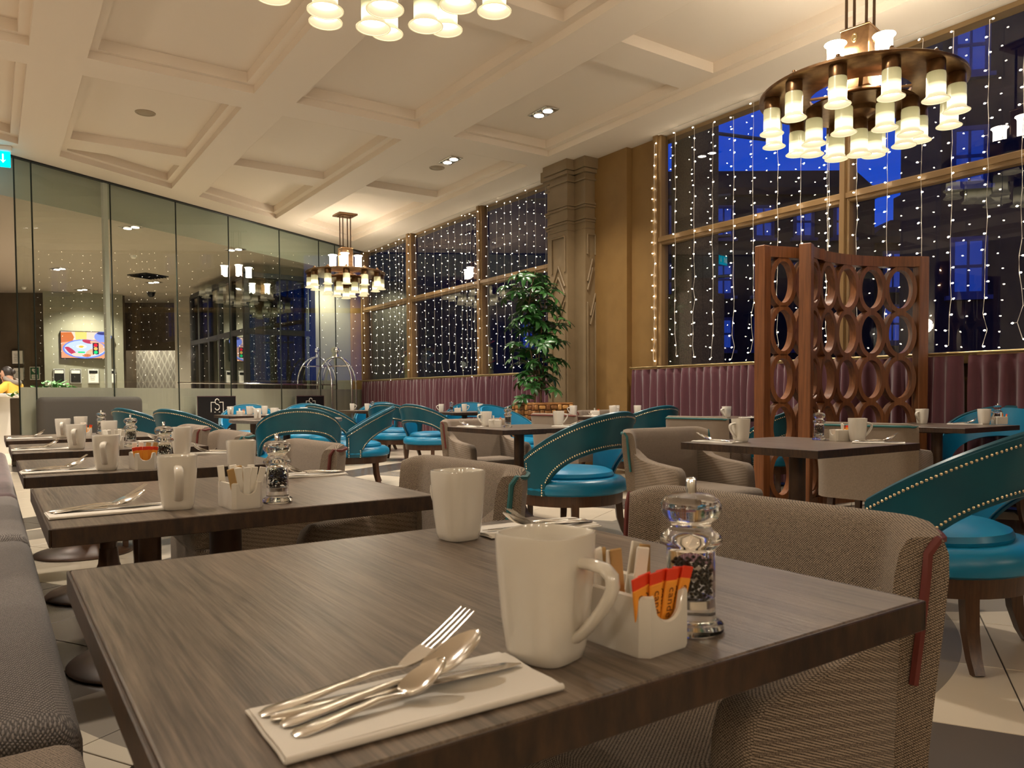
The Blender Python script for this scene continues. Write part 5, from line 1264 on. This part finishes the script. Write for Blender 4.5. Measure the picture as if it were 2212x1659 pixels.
# television
tv = thing('television', 'wall mounted television showing a breakfast plate with a traffic light', 'television', (2.10, 22.84, 2.37), math.atan2(22.90 - 23.12, 2.69 - 1.59))
mb = MB(); mb.rbox((0, 0, 0), (1.16, 0.06, 0.72), 0.008, 1); mb.build('housing', M['black'], tv, smooth=30)
scols = {'table': (0.75, 0.30, 0.16), 'rim': (0.16, 0.24, 0.75), 'plate': (0.55, 0.62, 0.95), 'juice': (0.95, 0.62, 0.18), 'toast': (0.62, 0.16, 0.05), 'cup': (0.25, 0.32, 0.95), 'coffee': (0.05, 0.05, 0.2), 'bacon': (0.50, 0.05, 0.10), 'ham': (0.85, 0.42, 0.28), 'egg': (0.95, 0.85, 0.7), 'yolk': (0.9, 0.45, 0.05), 'box': (0.03, 0.02, 0.04), 'red': (0.9, 0.02, 0.04), 'amber': (0.9, 0.45, 0.12), 'green': (0.02, 0.65, 0.2), 'pink': (0.95, 0.6, 0.5)}
sm = [emis('screen_' + k, v, 1.0) for k, v in scols.items()]; si = {k: i for i, k in enumerate(scols)}
mb = MB(); ly = [0]
def shape(kind, pts):
    ly[0] += 1; y = -0.031 - ly[0] * 0.00025; mb.add([(x, y, z) for x, z in pts], [tuple(range(len(pts)))], si[kind])
def el(kind, cx, cz, a, b_, n=24, rot=0.0):
    shape(kind, [(cx + a * math.cos(q) * math.cos(rot) - b_ * math.sin(q) * math.sin(rot), cz + a * math.cos(q) * math.sin(rot) + b_ * math.sin(q) * math.cos(rot)) for q in [2 * math.pi * k / n for k in range(n)]])
shape('table', [(-.56, -.34), (.56, -.34), (.56, .34), (-.56, .34)]); shape('pink', [(-.56, .1), (.56, .16), (.56, .34), (-.56, .34)])
shape('toast', [(-.56, .06), (-.30, .10), (-.26, .20), (-.32, .33), (-.56, .32)]); shape('ham', [(-.56, .02), (-.30, .04), (-.28, .09), (-.56, .04)])
shape('juice', [(-.22, .12), (.02, .12), (.03, .34), (-.24, .34)])
el('cup', .40, .22, .20, .14); el('coffee', .40, .31, .14, .04)
el('rim', -.02, -.10, .51, .25); el('plate', -.02, -.095, .47, .22)
el('bacon', -.34, -.16, .15, .06, 16, -0.7); el('bacon', .06, .09, .14, .05, 16, -0.2); el('ham', .22, -.16, .24, .09, 16, .3); el('ham', .26, .03, .17, .06, 16, -.4)
el('egg', -.10, -.04, .12, .05); el('yolk', -.10, -.045, .06, .028); el('pink', -.18, -.25, .14, .05); el('toast', .02, -.27, .10, .04); el('bacon', -.42, -.08, .06, .03)
shape('green', [(-.18, -.21), (-.02, -.21), (-.02, -.17), (-.18, -.17)])
shape('box', [(.16, -.24), (.30, -.24), (.30, .06), (.16, .06)])
for c_, z in (('red', .0), ('amber', -.09), ('green', -.185)): el(c_, .23, z, .045, .042, 16)
mb.build('screen', sm, tv, smooth=0, fix=False)
def framed(label, x, y, z, wd, hh, rz, name, cat, paper, m_, art):
    r = thing(name, label, cat, (x, y, z), rz)
    mb = MB(); mb.rbox((0, 0, 0), (wd, 0.03, hh), 0.004, 1); mb.build('frame', m_, r, smooth=30)
    mb = MB(); mb.box((0, -0.017, 0), (wd * 0.86, 0.004, hh * 0.88)); sheet = mb.build('sheet', paper, r, smooth=0)
    if art: art(r, wd, hh)
    return r
def lines(r, wd, hh):
    mb = MB(); rnd = random.Random(int(wd * 1000))
    for k in range(9): l = wd * rnd.uniform(.3, .6); mb.box((-.02, -0.0198, hh * .22 - k * hh * .062), (l, 0.001, hh * .014))
    mb.build('printed_lines', M['edge'], r, smooth=0)
def aed(r, wd, hh):
    mb = MB(); pts = []
    for k in range(25):
        q = 2 * math.pi * k / 24; pts.append((0.0042 * 16 * math.sin(q) ** 3, -0.0205, 0.07 + 0.0042 * (13 * math.cos(q) - 5 * math.cos(2 * q) - 2 * math.cos(3 * q) - math.cos(4 * q))))
    mb.add(pts[:-1], [tuple(range(24))]); mb.box((0, -0.020, -0.085), (0.15, 0.002, 0.10)); mb.build('symbol', M['white'], r, smooth=0, fix=False)
    mb = MB(); mb.add([(0.012, -.0215, .11), (-.022, -.0215, .062), (-.002, -.0215, .062), (-.012, -.0215, .02), (.022, -.0215, .072), (.002, -.0215, .072)], [(0, 1, 2, 3, 4, 5)])
    for k in range(3): mb.box((0, -0.0215, -0.06 - k * .025), (0.11, 0.001, 0.008))
    mb.build('bolt', mat('safety_green', (0.01, 0.10, 0.05), 0.5), r, smooth=0, fix=False)
a1 = math.atan2(-4.4, 7.27)
framed('upper framed white notice on the brown lobby wall above the person', 0.62, 23.75, 2.06, 0.30, 0.38, a1, 'framed_notice', 'notice', M['white'], M['chrome'], lines)
framed('lower framed white notice on the brown lobby wall behind the person', 0.63, 23.75, 1.62, 0.28, 0.36, a1, 'framed_notice', 'notice', M['white'], M['chrome'], lines)
framed('green defibrillator sign with white heart beside the framed notices', 0.98, 23.50, 1.64, 0.25, 0.34, a1, 'safety_sign', 'sign', mat('sign_green', (0.015, 0.12, 0.06), 0.5), M['white'], aed)
for k, (x, y, lb) in enumerate(((1.49, 22.97, 'first black leaflet in a clear holder under the left edge of the television'), (1.86, 22.92, 'second black leaflet in a clear holder under the television'), (2.26, 22.86, 'third leaflet in a clear holder, pale top, under the television'), (2.64, 22.80, 'fourth leaflet in a clear holder under the right edge of the television'))):
    r = framed(lb, x, y, 1.56, 0.26, 0.38, -0.15, 'leaflet_holder', 'leaflet holder', M['black'] if k < 2 else M['paperwhite'], mat('clear_holder%d' % k, (0.35, 0.35, 0.33), 0.2), lines)
    mb = MB(); mb.box((0, -0.0205, 0.11), (0.2, 0.002, 0.08)); mb.build('heading', M['paperwhite'] if k < 2 else M['black'], r, smooth=0)
# counter, plant trough, person
M['goldmesh'] = mat('gold_mesh', (0.42, 0.31, 0.12), 0.35, metal=0.7)
ct = thing('reception_counter', 'white counter with gold mesh front at the left edge beyond the glass', 'counter', (-0.68, 17.05, 0), R(-34.3))
mb = MB(); mb.rbox((0, 0.32, 1.05), (2.4, 0.85, 0.06), 0.008, 1); mb.build('worktop', M['white'], ct, smooth=30)
mb = MB(); mb.box((0, 0.35, 0.51), (2.36, 0.7, 1.02)); mb.build('body', M['white'], ct, smooth=0)
mb = MB(); mb.box((-0.12, -0.01, 0.50), (2.0, 0.02, 0.72)); mb.build('panel_back', mat('dark_gold_back', (0.16, 0.11, 0.045), 0.5), ct, smooth=0)
mb = MB()
for k in range(54): mb.box((-1.12 + k * 0.037, -0.026, 0.50), (0.012, 0.012, 0.72))
for k in range(20): mb.box((-0.12, -0.03, 0.15 + k * 0.037), (2.0, 0.010, 0.012))
mb.build('mesh_front', M['goldmesh'], ct, smooth=0, kind='stuff')
tr = thing('leafy_plant_trough', 'low bright green leafy plants in a trough just behind the frosted glass', 'plant', pp(1.25, 0, 0.9), R(30.24))
mb = MB(); mb.rbox((0, 0, 0.5), (1.1, 0.35, 1.0), 0.01, 1); mb.build('trough', M['lobwall'], tr, smooth=30)
mb = MB(); rnd = random.Random(8)
for k in range(260):
    c = Vector((rnd.gauss(0, .26), rnd.uniform(-.16, .16), 0)); c.z = 1.03 + rnd.random() * 0.24 * max(0.15, 1 - abs(c.x) * 1.5); a = rnd.random() * 6.28; e = rnd.uniform(-.6, .6); L = rnd.uniform(.05, .09)
    d = Vector((math.cos(a), math.sin(a), e)) * L; s = Vector((-math.sin(a), math.cos(a), 0)) * L * .35
    mb.add([tuple(c - d), tuple(c + s), tuple(c + d), tuple(c - s)], [(0, 1, 2, 3)])
mb.build('foliage', mat('bright_leaf', (0.06, 0.30, 0.04), 0.5), tr, smooth=0, kind='stuff', fix=False)
# luggage trolley
lt = thing('luggage_trolley', 'chrome birdcage luggage trolley with domed arches behind the glass partition', 'trolley', (5.95, 15.72, 0), R(-34.3))
mb = MB(); mb.rbox((0, 0, 0.20), (1.22, 0.60, 0.07), 0.03, 2); mb.build('deck', mat('red_carpet_deck', (0.12, 0.02, 0.02), 0.9), lt, smooth=40)
mb = MB(); mb.tube([(0.60 * sx, 0.29 * sy, 0.2) for sx, sy in ((-1, -1), (1, -1), (1, 1), (-1, 1))], 0.022, 8, closed=True); mb.build('bumper', M['chrome'], lt)
tops = []
for sx in (-1, 1):
    xm = sx * 0.21
    for side in (-1, 1):
        pts = [(xm + side * 0.36, 0.22 * (1), 0.22), (xm + side * 0.36, 0.22, 1.25)]
        pts += [(xm + side * 0.36 * math.cos(a), 0.22 * math.cos(a), 1.25 + 0.58 * math.sin(a)) for a in [R(k * 9) for k in range(1, 11)]]
        mb = MB(); mb.tube(pts, 0.019, 10); mb.build('arch', M['chrome'], lt)
        pts2 = [(x, -y, z) for x, y, z in pts]; mb = MB(); mb.tube(pts2, 0.019, 10); mb.build('arch', M['chrome'], lt)
    mb = MB(); mb.lathe([(0.0, 1.80), (0.05, 1.82), (0.045, 1.86), (0.025, 1.90), (0.03, 1.92)], 16, (xm, 0, 0)); mb.lathe([(0.0, 1.915), (0.03, 1.925), (0.055, 1.955), (0.06, 1.985), (0.05, 2.015), (0.025, 2.04), (0, 2.045)], 20, (xm, 0, 0)); mb.build('ball_finial', M['chrome'], lt)
mb = MB(); mb.tube([(-0.5, 0, 1.64), (0.5, 0, 1.64)], 0.015, 8); mb.build('hanging_bar', M['chrome'], lt)
for sx in (-1, 1):
    for sy in (-1, 1): mb = MB(); mb.tube([(sx * .5, sy * .22 - .02, .085), (sx * .5, sy * .22 + .02, .085)], 0.085, 16); mb.build('wheel', M['black'], lt)
# small fittings on the lobby ceiling
vt = thing('ceiling_vent', 'dark square vent on the lobby ceiling', 'vent', (3.0, 18.9, ZL), R(30)); mb = MB(); mb.box((0, 0, -0.012), (0.6, 0.6, 0.02)); mb.build('frame', M['darkmetal'], vt, smooth=0)
for k in range(6): mb = MB(); mb.box((0, -0.24 + k * 0.096, -0.03), (0.54, 0.06, 0.01), 0, Matrix.Rotation(0.5, 3, 'X')); mb.build('slat', M['darkmetal'], vt, smooth=0)
cmr = thing('security_camera', 'black dome security camera under the lobby ceiling', 'camera', (3.54, 21.9, ZL)); mb = MB(); mb.lathe([(0.0, -0.02), (0.11, -0.02), (0.11, 0.0), (0, 0)], 20); mb.build('base', M['darkmetal'], cmr); mb = MB(); mb.lathe([(0.0, -0.13), (0.05, -0.12), (0.085, -0.08), (0.095, -0.02), (0, -0.02)], 20); mb.build('dome', M['black'], cmr)
for x, y, lb in ((0.75, 22.5, 'white smoke detector above the brown lobby wall'), (2.35, 16.4, 'white smoke detector on the lobby ceiling above the vent')):
    s_ = thing('smoke_detector', lb, 'smoke detector', (x, y, ZL), 0, 'smoke detectors'); mb = MB(); mb.lathe([(0.0, -0.055), (0.035, -0.055), (0.05, -0.035), (0.055, -0.012), (0.0, -0.012)], 20); mb.build('body', M['white'], s_); mb = MB(); mb.lathe([(0, -0.012), (0.06, -0.012), (0.06, 0), (0, 0)], 20); mb.build('base', M['white'], s_)

# the person at the counter
per = thing('person', 'person in mustard hooded coat leaning on the counter, dark hair tied back, hand at chin', 'person', (0.44, 17.37, 0), R(145.7))
def skin_mesh(name, verts, edges, radii, m_, parent, sub=2, root=0):
    me = bpy.data.meshes.new(name); me.from_pydata(verts, edges, []); o = bpy.data.objects.new(name, me); C.objects.link(o)
    md = o.modifiers.new('s', 'SKIN'); md.use_smooth_shade = True
    for v, r in zip(me.skin_vertices[0].data, radii): v.radius = (r, r) if not isinstance(r, tuple) else r
    me.skin_vertices[0].data[root].use_root = True
    o.modifiers.new('sub', 'SUBSURF').levels = sub; o.modifiers['sub'].render_levels = sub
    dg = bpy.context.evaluated_depsgraph_get(); me2 = bpy.data.meshes.new_from_object(o.evaluated_get(dg)); C.objects.unlink(o); bpy.data.objects.remove(o)
    me2.materials.clear(); me2.materials.append(m_); me2.shade_smooth(); me2.name = name; o = bpy.data.objects.new(name, me2); C.objects.link(o); o.parent = parent; return o
M['skin'] = mat('skin', (0.52, 0.30, 0.20), 0.55); M['hair'] = mat('dark_hair', (0.018, 0.012, 0.009), 0.5); M['mustard'] = mat('mustard_padded_coat', (0.62, 0.36, 0.05), 0.75, bump=(25, 0.4, 0.01)); M['jeans'] = mat('dark_jeans', (0.03, 0.035, 0.055), 0.9); M['fur'] = mat('grey_fur_trim', (0.22, 0.19, 0.16), 0.95, bump=(120, 1.0, 0.01))
# local frame: +x faces picture left (she looks left), y away from us is negative; z up. She sits on a stool and leans on the worktop.
bv_ = [(0, 0, 0.82), (0.03, 0, 0.98), (0.07, 0, 1.13), (0.115, 0, 1.25), (0.15, 0, 1.325), (0.17, 0, 1.40), (0.185, 0, 1.475),       # pelvis .. head
       (0.10, 0.17, 1.235), (0.19, 0.28, 1.125), (0.36, 0.25, 1.115), (0.43, 0.24, 1.115),      # arm on the worktop
       (0.10, -0.17, 1.235), (0.26, -0.21, 1.10), (0.295, -0.05, 1.30), (0.285, -0.02, 1.36),    # arm to the chin
       (0.02, 0.10, 0.79), (0.40, 0.13, 0.76), (0.38, 0.13, 0.38), (0.37, 0.13, 0.32), (0.47, 0.13, 0.29), (0.02, -0.10, 0.79), (0.40, -0.13, 0.76), (0.38, -0.13, 0.38), (0.37, -0.13, 0.32), (0.47, -0.13, 0.29)]
be_ = [(0, 1), (1, 2), (2, 3), (3, 4), (4, 5), (5, 6), (3, 7), (7, 8), (8, 9), (9, 10), (3, 11), (11, 12), (12, 13), (13, 14), (0, 15), (15, 16), (16, 17), (17, 18), (18, 19), (0, 20), (20, 21), (21, 22), (22, 23), (23, 24)]
br_ = [(.15, .13), (.13, .11), (.14, .11), (.13, .09), .055, .075, .085, .055, .045, .032, .026, .055, .045, .032, .026, .085, .07, .05, .045, .035, .085, .07, .05, .045, .035]
bd = skin_mesh('body', bv_, be_, br_, M['skin'], per)
cv = bv_[:4] + [(0.125, 0, 1.30)] + [(p[0], p[1], p[2]) for p in bv_[7:10]] + [(p[0], p[1], p[2]) for p in bv_[11:14]] + [(0, 0, 0.70)]
skin_mesh('coat', cv, [(11, 0), (0, 1), (1, 2), (2, 3), (3, 4), (3, 5), (5, 6), (6, 7), (3, 8), (8, 9), (9, 10)], [(.185, .165), (.175, .15), (.18, .145), (.155, .12), .09, .085, .075, .055, .085, .075, .055, (.19, .17)], M['mustard'], bd)
tv_ = [bv_[0]] + bv_[15:19] + bv_[20:24]
skin_mesh('trousers', tv_, [(0, 1), (1, 2), (2, 3), (3, 4), (0, 5), (5, 6), (6, 7), (7, 8)], [(.16, .14), .098, .082, .062, .058, .098, .082, .062, .058], M['jeans'], bd)
# head with face, ears, hair and bun
hd = MB(); hc = Vector((0.205, 0, 1.475))
pr = []
for j in range(15):
    v = -1 + 2 * j / 14; r_ = []
    for i in range(24):
        a = 2 * math.pi * i / 24; rr = math.sqrt(max(0, 1 - v * v)) ** 0.85; x = rr * math.cos(a) * 0.098; y = rr * math.sin(a) * 0.075
        if v < 0: x *= 1 - 0.12 * -v; y *= 1 - 0.25 * -v
        if math.cos(a) > 0.93 and -0.35 < v < 0.1: x += 0.016 * (1 - abs(v + 0.15) / 0.3)      # nose
        if math.cos(a) > 0.8 and -0.85 < v < -0.55: x += 0.006
        r_.append((hc.x + x, hc.y + y, hc.z + v * 0.118))
    pr.append(r_)
hd.grid(pr, closed_u=True); hd.build('head', M['skin'], bd, smooth=80)
fc = MB()
for s in (-1, 1): fc.lathe([(0.0, -.006), (0.010, -.003), (0.011, 0.003), (0.0, .006)], 10, (hc.x + 0.088, s * 0.030, hc.z + 0.012))
fc.rbox((hc.x + 0.091, 0, hc.z - 0.058), (0.010, 0.040, 0.012), 0.004, 1); fc.build('eyes_and_mouth', mat('dark_features', (0.10, 0.03, 0.025), 0.5), bd, smooth=60)
hr = MB(); rows = []
for j in range(9):
    v = j / 8; r_ = []
    for i in range(24):
        a = 2 * math.pi * i / 24; lat = R(90 - 125 * v * (1.0 if math.cos(a) < 0.15 else 0.62 - 0.12 * math.cos(a))); r_.append((hc.x - 0.012 + 0.108 * math.cos(lat) * math.cos(a), 0.086 * math.cos(lat) * math.sin(a), hc.z + 0.012 + 0.120 * math.sin(lat)))
    rows.append(r_)
hr.grid(rows, closed_u=True); hr.lathe([(0.0, -.05), (0.03, -.04), (0.045, 0), (0.03, .04), (0, .05)], 14, (hc.x - 0.125, 0, hc.z + 0.02)); hr.build('hair', M['hair'], bd, smooth=80)
hb = MB(); rows = []
for k in range(15):
    a = R(40 + 280 * k / 14); rows.append([(0.115 + 0.115 * math.cos(a) - .02 + 0.035 * math.cos(q) * math.cos(a), 0.125 * math.sin(a) + 0.035 * math.cos(q) * math.sin(a), 1.335 - 0.05 * math.cos(a) * -1 + 0.045 * math.sin(q)) for q in [2 * math.pi * i / 10 for i in range(10)]])
hb.grid(rows, closed_u=True); hb.build('hood_trim', M['fur'], bd, smooth=80)
def hand(name, base, dirv, upv, spread):
    b0 = Vector(base); d = Vector(dirv).normalized(); u = Vector(upv).normalized(); s = d.cross(u).normalized(); mb = MB()
    mb.tube([tuple(b0 - d * 0.01), tuple(b0 + d * 0.03), tuple(b0 + d * 0.075)], [(0.026, 0.016), (0.038, 0.016), (0.037, 0.013)], 10, up=tuple(u))
    for k, L in enumerate((0.062, 0.072, 0.067, 0.052)):
        o_ = s * (0.027 - 0.018 * k); p = b0 + d * 0.072 + o_
        mb.tube([tuple(p), tuple(p + d * L * .45 + u * 0.004), tuple(p + d * L * .75 - u * spread * .35), tuple(p + d * L * .9 - u * spread)], [0.0095, 0.0088, 0.008, 0.0065], 8, up=tuple(u))
    p = b0 + d * 0.02 + s * 0.034; mb.tube([tuple(p), tuple(p + d * .025 + s * .018), tuple(p + d * .055 + s * .014)], [0.011, 0.010, 0.008], 8, up=tuple(u)); mb.build(name, M['skin'], bd, smooth=80)
hand('hand', (0.43, 0.235, 1.108), (1, -0.25, 0.02), (0, 0, 1), 0.015); hand('hand', (0.285, -0.025, 1.35), (0.05, 0.25, 1), (1, 0, 0), -0.02)
stl = thing('bar_stool', 'dark bar stool under the person in the mustard coat', 'stool', (0.44, 17.37, 0), R(145.7))
mb = MB(); mb.lathe([(0, .64), (.19, .64), (.20, .66), (.19, .70), (0, .705)], 28, (0.04, 0, 0)); mb.build('seat', M['taupe'], stl); mb = MB(); mb.tube([(0.04, 0, .02), (0.04, 0, .64)], .03, 12); mb.build('column', M['chrome'], stl); mb = MB(); mb.lathe([(0, 0), (.21, 0), (.21, .012), (.06, .03), (0, .03)], 28, (0.04, 0, 0)); mb.build('base', M['chrome'], stl)
mb = MB(); mb.tube([(0.04 + .17 * math.cos(a), .17 * math.sin(a), .27) for a in [k * math.pi / 10 for k in range(20)]], .012, 8, closed=True); mb.build('footrest', M['chrome'], stl)

# ------------------------------------------------------------ downlight beams, and added lights that fill the room
def spot(x, y, z, e, size=1.9, r=0.06, col=(1.0, 0.89, 0.75), blend=0.7):
    l = bpy.data.lights.new('downlight_or_fill', 'SPOT'); l.energy = e; l.spot_size = size; l.spot_blend = blend; l.shadow_soft_size = r; l.color = col
    o = bpy.data.objects.new('downlight_or_fill', l); C.objects.link(o); o.location = (x, y, z)
for x, y in ((5.60, 7.50), (5.60, 9.75)): spot(x, y, ZC + 0.15, 200)
for x, y in ((1.6, 7.1), (3.6, 3.4), (3.6, 7.1), (-0.4, 3.4), (-0.4, 7.1), (-2.4, 5.0), (3.6, 10.1), (1.6, 10.0), (-0.4, -0.5), (2.6, -1.5), (5.6, -0.8), (3.6, 12.0), (1.62, 11.4), (5.6, 12.4), (-0.4, 9.6), (5.6, 5.0)): spot(x, y, ZC + 0.15, 240, 2.3, 0.08, (1.0, 0.89, 0.75), 1.0)  # added fill spots, no downlight fittings at these points
for x, y, e in ((1.94, 13.68, 450), (1.28, 18.88, 500), (1.99, 22.1, 500), (3.28, 19.9, 500), (3.82, 14.7, 350), (5.0, 17.2, 250), (0.4, 15.8, 500), (6.2, 15.95, 200), (-2.5, 17.0, 500)): spot(x, y, ZL - 0.05, e, 2.3, 0.08, (1.0, 0.89, 0.75), 1.0)  # the lobby downlights, then extra spots added to brighten the lobby
for x, y in ((4.2, 26.0), (4.7, 25.5), (3.8, 26.4)): spot(x, y, ZL - 0.1, 160, 1.2)
# added fill lights near the two unseen walls, with no lamps modelled there
def fill_light(x, y, z, e):
    l = bpy.data.lights.new('fill_light', 'POINT'); l.energy = e; l.shadow_soft_size = 0.16; l.color = (1.0, 0.87, 0.70)
    o = bpy.data.objects.new('fill_light', l); C.objects.link(o); o.location = (x, y, z)
for x, y in ((-3.3, -1.5), (-3.3, 2.0), (-3.3, 5.5), (-3.3, 9.0), (-1.0, -3.3), (2.0, -3.3), (5.0, -3.3)): fill_light(x, y, 2.5, 30)
